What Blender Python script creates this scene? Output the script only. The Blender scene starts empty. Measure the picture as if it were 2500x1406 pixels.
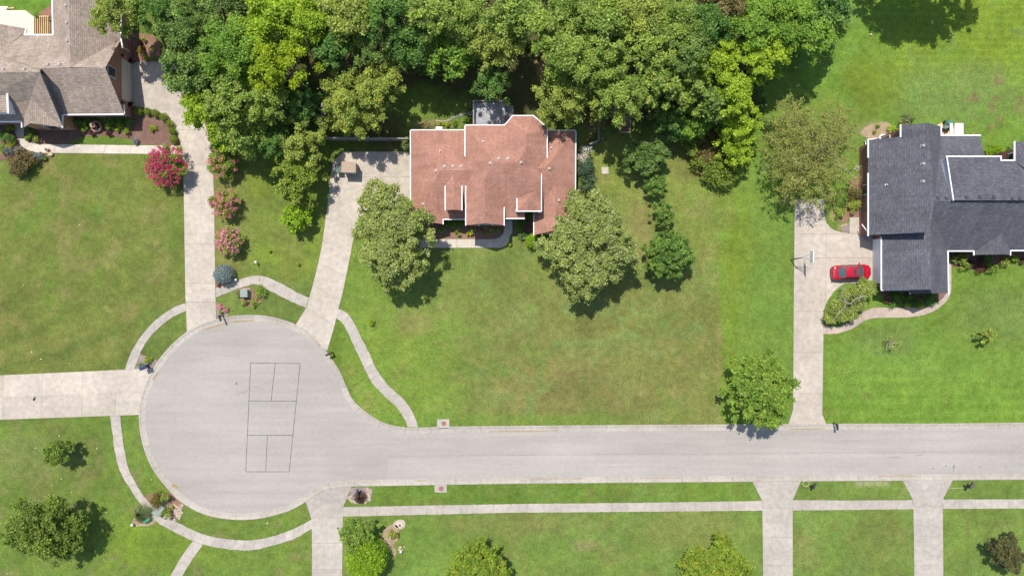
import bpy, bmesh, math, random
import numpy as np
from mathutils import Vector, Matrix
from mathutils.bvhtree import BVHTree

random.seed(7)
rng = np.random.default_rng(7)
scene = bpy.context.scene
col = scene.collection

# ------------------------------------------------------------------ camera, sky, sun, exposure
H = 83.333                       # flying height of the camera, metres
S = 0.05                         # metres of ground per picture unit of the plan
cam_d = bpy.data.cameras.new('camera')
cam_d.sensor_width = 36.0
cam_d.lens = 24.0
cam_d.clip_start = 1.0
cam_d.clip_end = 4000.0
cam = bpy.data.objects.new('camera', cam_d)
cam.location = (0, 0, H)
col.objects.link(cam)
scene.camera = cam

SUN_DIR = Vector((0.19, -0.44, -1.0)).normalized()     # the way the light travels
world = bpy.data.worlds.new('World')
scene.world = world
world.use_nodes = True
wn = world.node_tree
wn.nodes.clear()
w_out = wn.nodes.new('ShaderNodeOutputWorld')
w_bg = wn.nodes.new('ShaderNodeBackground')
w_sky = wn.nodes.new('ShaderNodeTexSky')
w_sky.sky_type = 'NISHITA'
w_sky.sun_disc = False
w_sky.sun_elevation = math.asin(-SUN_DIR.z)
w_sky.sun_rotation = math.atan2(-SUN_DIR.x, -SUN_DIR.y)
w_sky.air_density = 1.0
w_sky.dust_density = 1.0
w_bg.inputs['Strength'].default_value = 0.15
wn.links.new(w_sky.outputs[0], w_bg.inputs[0])
wn.links.new(w_bg.outputs[0], w_out.inputs[0])
sun_d = bpy.data.lights.new('sun', 'SUN')
sun_d.energy = 4.6
sun_d.angle = math.radians(0.53)
sun_d.color = (1.0, 0.96, 0.89)
sun = bpy.data.objects.new('sun', sun_d)
sun.rotation_euler = SUN_DIR.to_track_quat('-Z', 'Y').to_euler()
sun.location = (-20, 45, 120)
col.objects.link(sun)
scene.view_settings.view_transform = 'Standard'
scene.view_settings.look = 'None'
scene.view_settings.gamma = 1.0
scene.view_settings.use_curve_mapping = False
scene.view_settings.exposure = 0.4

# ------------------------------------------------------------------ helpers
ORG = {}

def P(px, py, h=0.0):
    """plan coordinate seen at height h -> world metres"""
    k = S * (1.0 - h / H)
    return Vector(((px - 1250.0) * k, (703.0 - py) * k, h))

def G(px, py, z=0.0):
    return Vector(((px - 1250.0) * S, (703.0 - py) * S, z))

def tag(o, label=None, cat=None, group=None, kind=None):
    if label: o['label'] = label
    if cat: o['category'] = cat
    if group: o['group'] = group
    if kind: o['kind'] = kind
    return o

def empty(name, loc, label, cat, group=None):
    o = bpy.data.objects.new(name, None)
    o.empty_display_size = 0.3
    o.location = loc
    col.objects.link(o)
    ORG[o] = Vector(loc)
    return tag(o, label, cat, group)

def link_mesh(name, me, origin, parent=None):
    o = bpy.data.objects.new(name, me)
    col.objects.link(o)
    ORG[o] = Vector(origin)
    if parent is not None:
        o.parent = parent
        o.location = Vector(origin) - ORG[parent]
    else:
        o.location = origin
    return o

def mk(name, verts, faces, mat, parent=None, origin=None, smooth=False, uvmode=None):
    """one mesh object from world-space vertices"""
    vs = [Vector(v) for v in verts]
    if origin is None:
        if parent is not None:
            origin = ORG[parent]
        else:
            c = sum(vs, Vector()) / len(vs)
            origin = Vector((c.x, c.y, min(v.z for v in vs)))
    origin = Vector(origin)
    me = bpy.data.meshes.new(name)
    me.from_pydata([v - origin for v in vs], [], faces)
    me.update()
    if mat is not None:
        me.materials.append(mat)
    if smooth:
        me.polygons.foreach_set('use_smooth', [True] * len(me.polygons))
    if uvmode:
        uv = me.uv_layers.new(name='UVMap')
        for p in me.polygons:
            n = p.normal
            if abs(n.z) > 0.999:
                u = Vector((1, 0, 0))
            else:
                u = Vector((0, 0, 1)).cross(n).normalized()
            v = n.cross(u).normalized()
            for li in p.loop_indices:
                co = me.vertices[me.loops[li].vertex_index].co + origin
                uv.data[li].uv = (co.dot(u), co.dot(v))
    return link_mesh(name, me, origin, parent)

class MB:
    """collects simple shapes that become ONE mesh"""
    def __init__(self):
        self.v = []; self.f = []
    def add(self, vs, fs):
        b = len(self.v)
        self.v += [Vector(v) for v in vs]
        self.f += [tuple(i + b for i in f) for f in fs]
        return self
    def box(self, c, sx, sy, sz, rz=0.0, ry=0.0):
        c = Vector(c)
        M = Matrix.Rotation(rz, 3, 'Z') @ Matrix.Rotation(ry, 3, 'Y')
        vs = [c + M @ Vector((x * sx / 2, y * sy / 2, z * sz / 2)) for x in (-1, 1) for y in (-1, 1) for z in (-1, 1)]
        return self.add(vs, [(0, 1, 3, 2), (4, 6, 7, 5), (0, 4, 5, 1), (2, 3, 7, 6), (0, 2, 6, 4), (1, 5, 7, 3)])
    def bar(self, a, b, w, h):
        a = Vector(a); b = Vector(b)
        d = b - a
        L = d.length
        if L < 1e-6: return self
        d.normalize()
        up = Vector((0, 0, 1)) if abs(d.z) < 0.95 else Vector((1, 0, 0))
        s = d.cross(up).normalized(); u = s.cross(d).normalized()
        vs = []
        for p in (a, b):
            for i, j in ((-1, -1), (1, -1), (1, 1), (-1, 1)):
                vs.append(p + s * (i * w / 2) + u * (j * h / 2))
        return self.add(vs, [(3, 2, 1, 0), (4, 5, 6, 7), (0, 1, 5, 4), (1, 2, 6, 5), (2, 3, 7, 6), (3, 0, 4, 7)])
    def tube(self, pts, rads, n=7, cap=True):
        pts = [Vector(p) for p in pts]
        rings = []
        b = len(self.v)
        for i, p in enumerate(pts):
            d = (pts[min(i + 1, len(pts) - 1)] - pts[max(i - 1, 0)])
            if d.length < 1e-6: d = Vector((0, 0, 1))
            d.normalize()
            up = Vector((0, 0, 1)) if abs(d.z) < 0.9 else Vector((1, 0, 0))
            s = d.cross(up).normalized(); u = s.cross(d).normalized()
            r = rads[i] if hasattr(rads, '__len__') else rads
            for k in range(n):
                t = 2 * math.pi * k / n
                self.v.append(p + s * (r * math.cos(t)) + u * (r * math.sin(t)))
        for i in range(len(pts) - 1):
            for k in range(n):
                a = b + i * n + k; c = b + i * n + (k + 1) % n
                self.f.append((a, c, c + n, a + n))
        if cap:
            self.f.append(tuple(b + k for k in range(n))[::-1])
            self.f.append(tuple(b + (len(pts) - 1) * n + k for k in range(n)))
        return self
    def lathe(self, c, prof, n=16):
        """prof = [(r, z)...] round a vertical axis through c"""
        c = Vector(c); b = len(self.v)
        for r, z in prof:
            for k in range(n):
                t = 2 * math.pi * k / n
                self.v.append(c + Vector((r * math.cos(t), r * math.sin(t), z)))
        for i in range(len(prof) - 1):
            for k in range(n):
                a = b + i * n + k; d = b + i * n + (k + 1) % n
                self.f.append((a, d, d + n, a + n))
        self.f.append(tuple(b + k for k in range(n))[::-1])
        self.f.append(tuple(b + (len(prof) - 1) * n + k for k in range(n)))
        return self
    def build(self, name, mat, parent=None, origin=None, smooth=False, uvmode=None):
        return mk(name, self.v, self.f, mat, parent, origin, smooth, uvmode)

def smooth_line(pts, sub=6):
    """Catmull-Rom through 2-D points"""
    out = []
    n = len(pts)
    for i in range(n - 1):
        p0 = pts[max(i - 1, 0)]; p1 = pts[i]; p2 = pts[i + 1]; p3 = pts[min(i + 2, n - 1)]
        for k in range(sub):
            t = k / sub
            q = []
            for a in (0, 1):
                q.append(0.5 * (2 * p1[a] + (p2[a] - p0[a]) * t + (2 * p0[a] - 5 * p1[a] + 4 * p2[a] - p3[a]) * t * t
                                + (3 * p1[a] - p0[a] - 3 * p2[a] + p3[a]) * t ** 3))
            out.append(tuple(q))
    out.append(tuple(pts[-1]))
    return out

def resample(pts, n):
    d = [0.0]
    for a, b in zip(pts, pts[1:]):
        d.append(d[-1] + math.hypot(b[0] - a[0], b[1] - a[1]))
    xs = np.interp(np.linspace(0, d[-1], n), d, [p[0] for p in pts])
    ys = np.interp(np.linspace(0, d[-1], n), d, [p[1] for p in pts])
    return list(zip(xs, ys)), d[-1]

def prism(name, poly, z0, z1, mat, parent=None):
    """poly in world xy; upright solid between z0 and z1"""
    a = sum(poly[i][0] * poly[(i + 1) % len(poly)][1] - poly[(i + 1) % len(poly)][0] * poly[i][1] for i in range(len(poly)))
    if a < 0: poly = poly[::-1]
    n = len(poly)
    vs = [(x, y, z0) for x, y in poly] + [(x, y, z1) for x, y in poly]
    fs = [tuple(range(n, 2 * n)), tuple(range(n))[::-1]] + [(i, (i + 1) % n, n + (i + 1) % n, n + i) for i in range(n)]
    return mk(name, vs, fs, mat, parent)

def clip(poly, a, b, c):
    """part of poly with a*x + b*y + c >= 0"""
    out = []
    for i in range(len(poly)):
        p, q = poly[i], poly[(i + 1) % len(poly)]
        dp = a * p[0] + b * p[1] + c; dq = a * q[0] + b * q[1] + c
        if dp >= 0: out.append(p)
        if (dp >= 0) != (dq >= 0):
            t = dp / (dp - dq)
            out.append((p[0] + (q[0] - p[0]) * t, p[1] + (q[1] - p[1]) * t))
    return out

def area(poly):
    return abs(sum(poly[i][0] * poly[(i + 1) % len(poly)][1] - poly[(i + 1) % len(poly)][0] * poly[i][1] for i in range(len(poly)))) / 2

def g2(pts):
    return [((x - 1250) * S, (703 - y) * S) for x, y in pts]

# ------------------------------------------------------------------ materials
MATS = {}
def nodes_of(name):
    m = bpy.data.materials.new(name)
    m.use_nodes = True
    nt = m.node_tree
    bs = nt.nodes['Principled BSDF']
    return m, nt, bs

def noise(nt, scale, detail=4, rough=0.55, vec=None, stretch=None):
    t = nt.nodes.new('ShaderNodeTexNoise')
    t.inputs['Scale'].default_value = scale
    t.inputs['Detail'].default_value = detail
    t.inputs['Roughness'].default_value = rough
    if vec is None:
        tc = nt.nodes.new('ShaderNodeTexCoord'); vec = tc.outputs['Object']
    if stretch:
        mp = nt.nodes.new('ShaderNodeMapping'); mp.inputs['Scale'].default_value = stretch
        nt.links.new(vec, mp.inputs['Vector']); vec = mp.outputs['Vector']
    nt.links.new(vec, t.inputs['Vector'])
    return t.outputs['Fac']

def worldpos(nt):
    g = nt.nodes.new('ShaderNodeNewGeometry')
    return g.outputs['Position']

def ramp(nt, fac, stops):
    r = nt.nodes.new('ShaderNodeValToRGB')
    els = r.color_ramp.elements
    while len(els) < len(stops): els.new(0.5)
    for e, (p, c) in zip(els, stops):
        e.position = p
        e.color = (c, c, c, 1) if not hasattr(c, '__len__') else (*c, 1)
    nt.links.new(fac, r.inputs['Fac'])
    return r.outputs['Color']

def mixc(nt, mode, fac, a, b):
    m = nt.nodes.new('ShaderNodeMix'); m.data_type = 'RGBA'; m.blend_type = mode
    for inp, v in ((m.inputs['Factor'], fac), (m.inputs['A'], a), (m.inputs['B'], b)):
        if hasattr(v, 'links'): nt.links.new(v, inp)
        elif hasattr(v, '__len__'): inp.default_value = (*v, 1)
        else: inp.default_value = v
    return m.outputs['Result']

def bump(nt, bs, h, strength=0.3, dist=0.05):
    b = nt.nodes.new('ShaderNodeBump')
    b.inputs['Strength'].default_value = strength
    b.inputs['Distance'].default_value = dist
    nt.links.new(h, b.inputs['Height'])
    nt.links.new(b.outputs['Normal'], bs.inputs['Normal'])

def plain(name, rgb, rough=0.6, metal=0.0, var=0.12, scale=6.0, spec=0.35):
    m, nt, bs = nodes_of(name)
    n = noise(nt, scale, 5)
    c = ramp(nt, n, [(0.3, tuple(x * (1 - var) for x in rgb)), (0.7, tuple(min(1, x * (1 + var)) for x in rgb))])
    nt.links.new(c, bs.inputs['Base Color'])
    bs.inputs['Roughness'].default_value = rough
    bs.inputs['Metallic'].default_value = metal
    bs.inputs['Specular IOR Level'].default_value = spec
    MATS[name] = m
    return m

def objrand(nt, lo, hi):
    oi = nt.nodes.new('ShaderNodeObjectInfo')
    return ramp(nt, oi.outputs['Random'], [(0.0, lo), (1.0, hi)])

def concrete(name, rgb, stain=(0.3, 0.24, 0.18), stretch=(1, 1, 1), var=(0.93, 1.05), stain_amt=0.5):
    m, nt, bs = nodes_of(name)
    wp = worldpos(nt)
    big = ramp(nt, noise(nt, 0.22, 4, 0.6, wp), [(0.32, 0.86), (0.68, 1.08)])
    mid = ramp(nt, noise(nt, 1.6, 5, 0.65, wp, stretch), [(0.3, 0.82), (0.7, 1.12)])
    fine = ramp(nt, noise(nt, 14, 3, 0.6, wp), [(0.25, 0.9), (0.75, 1.08)])
    c = mixc(nt, 'MULTIPLY', 1.0, rgb, big)
    c = mixc(nt, 'MULTIPLY', 1.0, c, mid)
    c = mixc(nt, 'MULTIPLY', 1.0, c, fine)
    c = mixc(nt, 'MULTIPLY', 1.0, c, objrand(nt, var[0], var[1]))
    st = ramp(nt, noise(nt, 0.5, 6, 0.7, wp, (0.8, 1.3, 1)), [(0.56, 0.0), (0.75, stain_amt)])
    c = mixc(nt, 'MIX', st, c, stain)
    nt.links.new(c, bs.inputs['Base Color'])
    bs.inputs['Roughness'].default_value = 0.85
    bs.inputs['Specular IOR Level'].default_value = 0.2
    bump(nt, bs, noise(nt, 18, 4, 0.6, wp), 0.25, 0.02)
    MATS[name] = m
    return m

def shingle(name, c1, c2, c3, mortar, row=0.2, width=0.55):
    m, nt, bs = nodes_of(name)
    uv = nt.nodes.new('ShaderNodeUVMap')
    b = nt.nodes.new('ShaderNodeTexBrick')
    b.inputs['Scale'].default_value = 1.0
    b.inputs['Brick Width'].default_value = width
    b.inputs['Row Height'].default_value = row
    b.inputs['Mortar Size'].default_value = 0.012
    b.inputs['Mortar Smooth'].default_value = 0.2
    b.inputs['Color1'].default_value = (*c1, 1)
    b.inputs['Color2'].default_value = (*c2, 1)
    b.inputs['Mortar'].default_value = (*mortar, 1)
    b.offset = 0.37; b.offset_frequency = 2; b.squash = 0.7; b.squash_frequency = 3
    nt.links.new(uv.outputs['UV'], b.inputs['Vector'])
    blot = ramp(nt, noise(nt, 1.0, 3, 0.5, uv.outputs['UV'], (2.2, 6.5, 1)), [(0.58, 0.0), (0.70, 0.8)])
    c = mixc(nt, 'MIX', blot, b.outputs['Color'], c3)
    var = ramp(nt, noise(nt, 0.45, 5, 0.65), [(0.3, 0.82), (0.7, 1.15)])
    c = mixc(nt, 'MULTIPLY', 1.0, c, var)
    run = ramp(nt, noise(nt, 1.0, 4, 0.6, uv.outputs['UV'], (1.4, 0.16, 1)), [(0.34, 0.88), (0.66, 1.08)])
    c = mixc(nt, 'MULTIPLY', 1.0, c, run)
    grit = ramp(nt, noise(nt, 9, 3, 0.6), [(0.25, 0.84), (0.75, 1.14)])
    c = mixc(nt, 'MULTIPLY', 1.0, c, grit)
    nt.links.new(c, bs.inputs['Base Color'])
    bs.inputs['Roughness'].default_value = 0.9
    bs.inputs['Specular IOR Level'].default_value = 0.15
    # each course is a little wedge: high at its lower edge
    sep = nt.nodes.new('ShaderNodeSeparateXYZ'); nt.links.new(uv.outputs['UV'], sep.inputs[0])
    dv = nt.nodes.new('ShaderNodeMath'); dv.operation = 'DIVIDE'; dv.inputs[1].default_value = row
    fr = nt.nodes.new('ShaderNodeMath'); fr.operation = 'FRACT'
    iv = nt.nodes.new('ShaderNodeMath'); iv.operation = 'SUBTRACT'; iv.inputs[0].default_value = 1.0
    nt.links.new(sep.outputs['Y'], dv.inputs[0]); nt.links.new(dv.outputs[0], fr.inputs[0]); nt.links.new(fr.outputs[0], iv.inputs[1])
    bump(nt, bs, iv.outputs[0], 0.9, 0.03)
    MATS[name] = m
    return m

def brickmat(name, c1, c2, mortar):
    m, nt, bs = nodes_of(name)
    uv = nt.nodes.new('ShaderNodeUVMap')
    b = nt.nodes.new('ShaderNodeTexBrick')
    b.inputs['Scale'].default_value = 1.0
    b.inputs['Brick Width'].default_value = 0.22
    b.inputs['Row Height'].default_value = 0.075
    b.inputs['Mortar Size'].default_value = 0.008
    b.inputs['Color1'].default_value = (*c1, 1); b.inputs['Color2'].default_value = (*c2, 1)
    b.inputs['Mortar'].default_value = (*mortar, 1)
    nt.links.new(uv.outputs['UV'], b.inputs['Vector'])
    c = mixc(nt, 'MULTIPLY', 1.0, b.outputs['Color'], ramp(nt, noise(nt, 1.2, 4), [(0.3, 0.8), (0.7, 1.15)]))
    nt.links.new(c, bs.inputs['Base Color'])
    bs.inputs['Roughness'].default_value = 0.9
    bump(nt, bs, b.outputs['Fac'], -0.3, 0.01)
    MATS[name] = m
    return m

def leafmat(name, trans=0.28, rough=0.5, spec=0.3):
    m, nt, bs = nodes_of(name)
    at = nt.nodes.new('ShaderNodeAttribute'); at.attribute_name = 'Col'
    nt.links.new(at.outputs['Color'], bs.inputs['Base Color'])
    bs.inputs['Roughness'].default_value = rough
    bs.inputs['Specular IOR Level'].default_value = spec
    tr = nt.nodes.new('ShaderNodeBsdfTranslucent')
    tc = mixc(nt, 'MULTIPLY', 1.0, at.outputs['Color'], (1.25, 1.2, 0.5))
    nt.links.new(tc, tr.inputs['Color'])
    mx = nt.nodes.new('ShaderNodeMixShader'); mx.inputs[0].default_value = trans
    nt.links.new(bs.outputs[0], mx.inputs[1]); nt.links.new(tr.outputs[0], mx.inputs[2])
    nt.links.new(mx.outputs[0], nt.nodes['Material Output'].inputs['Surface'])
    MATS[name] = m
    return m

leafmat('foliage', 0.40, 0.55, 0.25)
leafmat('needles', 0.1, 0.6, 0.25)
leafmat('petals', 0.3, 0.6, 0.2)
concrete('concrete_cream', (0.40, 0.345, 0.285), stain=(0.36, 0.30, 0.24))
concrete('concrete_grey', (0.352, 0.313, 0.270), stain=(0.30, 0.28, 0.26))
concrete('concrete_pale', (0.47, 0.415, 0.345), stain=(0.46, 0.39, 0.32), stain_amt=0.2)
concrete('concrete_pink', (0.38, 0.30, 0.245), stain=(0.34, 0.27, 0.22))
concrete('curb_concrete', (0.345, 0.308, 0.264), stain=(0.27, 0.21, 0.15), stretch=(1.5, 1.5, 1), stain_amt=0.5)
plain('joint_dirt', (0.16, 0.14, 0.11), 0.95, var=0.3, scale=3)

# asphalt: pale, sun-bleached, with long faint streaks along the street
def asphalt(name, rgb):
    m, nt, bs = nodes_of(name)
    wp = worldpos(nt)
    big = ramp(nt, noise(nt, 0.12, 4, 0.6, wp, (0.6, 1.6, 1)), [(0.3, 0.87), (0.7, 1.07)])
    streak = ramp(nt, noise(nt, 1.0, 5, 0.6, wp, (0.045, 1.1, 1)), [(0.34, 0.925), (0.64, 1.03)])
    mid = ramp(nt, noise(nt, 2.2, 5, 0.7, wp), [(0.3, 0.93), (0.7, 1.05)])
    fine = ramp(nt, noise(nt, 24, 3, 0.7, wp), [(0.2, 0.86), (0.8, 1.1)])
    c = mixc(nt, 'MULTIPLY', 1.0, rgb, big)
    for k in (streak, mid, fine):
        c = mixc(nt, 'MULTIPLY', 1.0, c, k)
    # scattered oil spots and scuffs
    spot = ramp(nt, noise(nt, 0.8, 2, 0.5, wp), [(0.70, 0.0), (0.80, 0.3)])
    c = mixc(nt, 'MIX', spot, c, (0.27, 0.26, 0.27))
    nt.links.new(c, bs.inputs['Base Color'])
    bs.inputs['Roughness'].default_value = 0.9
    bs.inputs['Specular IOR Level'].default_value = 0.15
    bump(nt, bs, noise(nt, 40, 3, 0.7, wp), 0.3, 0.015)
    MATS[name] = m
asphalt('asphalt', (0.312, 0.282, 0.252))
asphalt('asphalt_newer', (0.326, 0.295, 0.264))

def grassmat():
    m, nt, bs = nodes_of('lawn_grass')
    wp = worldpos(nt)
    at = nt.nodes.new('ShaderNodeAttribute'); at.attribute_name = 'Col'
    c = at.outputs['Color']
    clump = ramp(nt, noise(nt, 1.3, 6, 0.72, wp), [(0.28, 0.68), (0.5, 1.0), (0.74, 1.32)])
    tuft = ramp(nt, noise(nt, 5.5, 4, 0.7, wp), [(0.25, 0.58), (0.75, 1.42)])
    blade = ramp(nt, noise(nt, 26, 3, 0.7, wp), [(0.2, 0.62), (0.8, 1.38)])
    for k in (clump, tuft, blade):
        c = mixc(nt, 'MULTIPLY', 1.0, c, k)
    dry = ramp(nt, noise(nt, 2.4, 6, 0.75, wp), [(0.58, 0.0), (0.78, 0.32)])
    c = mixc(nt, 'MIX', dry, c, (0.20, 0.17, 0.07))
    lush = ramp(nt, noise(nt, 1.7, 5, 0.7, wp, (1.0, 1.0, 1.0)), [(0.24, 0.45), (0.4, 0.0)])
    c = mixc(nt, 'MIX', lush, c, (0.075, 0.15, 0.025))
    nt.links.new(c, bs.inputs['Base Color'])
    bs.inputs['Roughness'].default_value = 0.85
    bs.inputs['Specular IOR Level'].default_value = 0.12
    bump(nt, bs, noise(nt, 11, 5, 0.75, wp), 0.8, 0.10)
    MATS['lawn_grass'] = m
grassmat()

def mulchmat(name, rgb, lo=0.6, hi=1.5):
    m, nt, bs = nodes_of(name)
    wp = worldpos(nt)
    a = ramp(nt, noise(nt, 7, 5, 0.7, wp), [(0.25, lo), (0.75, hi)])
    b = ramp(nt, noise(nt, 1.0, 4, 0.6, wp), [(0.3, 0.8), (0.7, 1.2)])
    c = mixc(nt, 'MULTIPLY', 1.0, mixc(nt, 'MULTIPLY', 1.0, rgb, a), b)
    nt.links.new(c, bs.inputs['Base Color'])
    bs.inputs['Roughness'].default_value = 0.95
    bs.inputs['Specular IOR Level'].default_value = 0.1
    bump(nt, bs, noise(nt, 12, 4, 0.7, wp), 0.8, 0.06)
    MATS[name] = m
mulchmat('mulch', (0.15, 0.088, 0.066))
mulchmat('mulch_red', (0.20, 0.115, 0.08))
mulchmat('grey_mulch', (0.20, 0.16, 0.14))
mulchmat('bare_earth', (0.27, 0.20, 0.13))

shingle('shingle_red', (0.305, 0.158, 0.116), (0.355, 0.186, 0.138), (0.47, 0.24, 0.14), (0.20, 0.10, 0.073), row=0.16, width=0.38)
shingle('shingle_tan', (0.250, 0.192, 0.152), (0.335, 0.270, 0.218), (0.40, 0.335, 0.28), (0.16, 0.125, 0.10), row=0.19, width=0.42)
shingle('shingle_slate', (0.078, 0.078, 0.091), (0.106, 0.105, 0.118), (0.165, 0.16, 0.165), (0.062, 0.061, 0.073), row=0.17, width=0.40)
brickmat('brick_orange', (0.30, 0.125, 0.06), (0.36, 0.16, 0.08), (0.34, 0.26, 0.2))
brickmat('brick_dark', (0.17, 0.055, 0.04), (0.23, 0.085, 0.06), (0.25, 0.2, 0.17))
brickmat('brick_tan', (0.27, 0.19, 0.13), (0.33, 0.23, 0.16), (0.3, 0.25, 0.2))
plain('white_trim', (0.72, 0.72, 0.72), 0.45, var=0.04)
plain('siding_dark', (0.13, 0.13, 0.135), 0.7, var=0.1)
plain('siding_white', (0.66, 0.68, 0.70), 0.6, var=0.05)
plain('door_cream', (0.52, 0.45, 0.35), 0.55, var=0.05)
plain('door_white', (0.74, 0.75, 0.77), 0.5, var=0.04)
plain('glass_dark', (0.03, 0.04, 0.05), 0.12, var=0.1, spec=0.6)
plain('black_metal', (0.02, 0.02, 0.025), 0.45, var=0.3)
plain('navy_plastic', (0.035, 0.05, 0.09), 0.45, var=0.2)
plain('vent_tan', (0.34, 0.26, 0.24), 0.6, var=0.1)
plain('vent_dark', (0.05, 0.05, 0.06), 0.6, var=0.1)
plain('vent_grey', (0.30, 0.28, 0.28), 0.6, var=0.1)
plain('pipe_grey', (0.45, 0.46, 0.45), 0.5, var=0.1)
plain('utility_green', (0.19, 0.225, 0.19), 0.55, var=0.08)
plain('green_plastic', (0.05, 0.25, 0.13), 0.5, var=0.12)
plain('bin_green', (0.025, 0.06, 0.045), 0.5, var=0.15)
plain('rust_iron', (0.235, 0.105, 0.08), 0.75, var=0.25, scale=12)
plain('iron_pink', (0.33, 0.20, 0.17), 0.8, var=0.2, scale=12)
plain('bark', (0.13, 0.10, 0.075), 0.95, var=0.35, scale=8)
plain('bark_pale', (0.30, 0.26, 0.22), 0.95, var=0.3, scale=8)
plain('wood_fence', (0.23, 0.215, 0.20), 0.9, var=0.3, scale=4)
plain('wood_deck', (0.30, 0.30, 0.31), 0.85, var=0.2, scale=3)
plain('wood_new', (0.60, 0.42, 0.22), 0.8, var=0.18, scale=5)
plain('deck_cream', (0.56, 0.48, 0.39), 0.7, var=0.06, scale=2)
plain('stone_tan', (0.38, 0.30, 0.21), 0.9, var=0.2, scale=8)
plain('stone_pale', (0.34, 0.275, 0.205), 0.9, var=0.2, scale=8)
plain('terracotta', (0.36, 0.21, 0.13), 0.8, var=0.15, scale=8)
plain('pot_black', (0.02, 0.02, 0.022), 0.4, var=0.2)
plain('water_dark', (0.03, 0.04, 0.045), 0.08, var=0.1, spec=0.6)
plain('car_red', (0.36, 0.004, 0.018), 0.2, var=0.02, spec=0.6)
plain('car_red_shadow_trim', (0.10, 0.01, 0.012), 0.4, var=0.05)
plain('car_glass', (0.045, 0.075, 0.075), 0.06, var=0.05, spec=0.7)
plain('rubber', (0.018, 0.018, 0.018), 0.8, var=0.2)
plain('alloy', (0.45, 0.45, 0.47), 0.35, 0.8, var=0.05)
plain('lamp_red', (0.30, 0.02, 0.02), 0.2, var=0.05)
plain('lamp_clear', (0.62, 0.62, 0.60), 0.15, var=0.05)
def worn_paint():
    m, nt, bs = nodes_of('paint_black')
    wp = worldpos(nt)
    w = ramp(nt, noise(nt, 1.6, 5, 0.75, wp), [(0.40, 0.0), (0.72, 0.75)])
    nt.links.new(mixc(nt, 'MIX', w, (0.03, 0.025, 0.03), (0.25, 0.23, 0.21)), bs.inputs['Base Color'])
    bs.inputs['Roughness'].default_value = 0.9
    MATS['paint_black'] = m
worn_paint()
plain('seam_tar', (0.225, 0.205, 0.19), 0.9, var=0.25, scale=2)
plain('crack_tar', (0.165, 0.155, 0.15), 0.8, var=0.3, scale=3)
plain('stain_rust', (0.27, 0.20, 0.10), 0.95, var=0.3, scale=4)
plain('box_tan', (0.30, 0.22, 0.16), 0.7, var=0.1)
plain('box_side', (0.22, 0.23, 0.24), 0.6, var=0.1)
plain('dry_leaf', (0.50, 0.42, 0.26), 0.8, var=0.15)
plain('backboard', (0.62, 0.62, 0.62), 0.3, var=0.05)
plain('orange_rim', (0.60, 0.16, 0.09), 0.5, var=0.1)
plain('edging_pale', (0.27, 0.31, 0.12), 0.7, var=0.1)
plain('yellow_bits', (0.50, 0.48, 0.16), 0.6, var=0.1)
plain('red_bits', (0.55, 0.05, 0.03), 0.6, var=0.1)
plain('bluewhite', (0.65, 0.72, 0.8), 0.5, var=0.05)
plain('mower_green', (0.06, 0.17, 0.12), 0.5, var=0.15)
plain('patio_tan', (0.56, 0.40, 0.26), 0.85, var=0.1, scale=3)
M = MATS
# ------------------------------------------------------------------ the ground
def vnoise(X, Y, cell, seed, octaves=4, gain=0.55):
    out = np.zeros_like(X); amp = 1.0; tot = 0.0
    for o in range(octaves):
        r = np.random.default_rng(seed * 31 + o)
        T = r.random((256, 256))
        u = X / cell; v = Y / cell
        iu = np.floor(u).astype(int); iv = np.floor(v).astype(int)
        fu = u - iu; fv = v - iv
        fu = fu * fu * (3 - 2 * fu); fv = fv * fv * (3 - 2 * fv)
        a = T[iu % 256, iv % 256]; b = T[(iu + 1) % 256, iv % 256]
        c = T[iu % 256, (iv + 1) % 256]; d = T[(iu + 1) % 256, (iv + 1) % 256]
        out += amp * ((a * (1 - fu) + b * fu) * (1 - fv) + (c * (1 - fu) + d * fu) * fv)
        tot += amp; amp *= gain; cell *= 0.5
    return out / tot

def sst(x, a, b):
    t = np.clip((x - a) / (b - a + 1e-9), 0, 1)
    return t * t * (3 - 2 * t)

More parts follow.
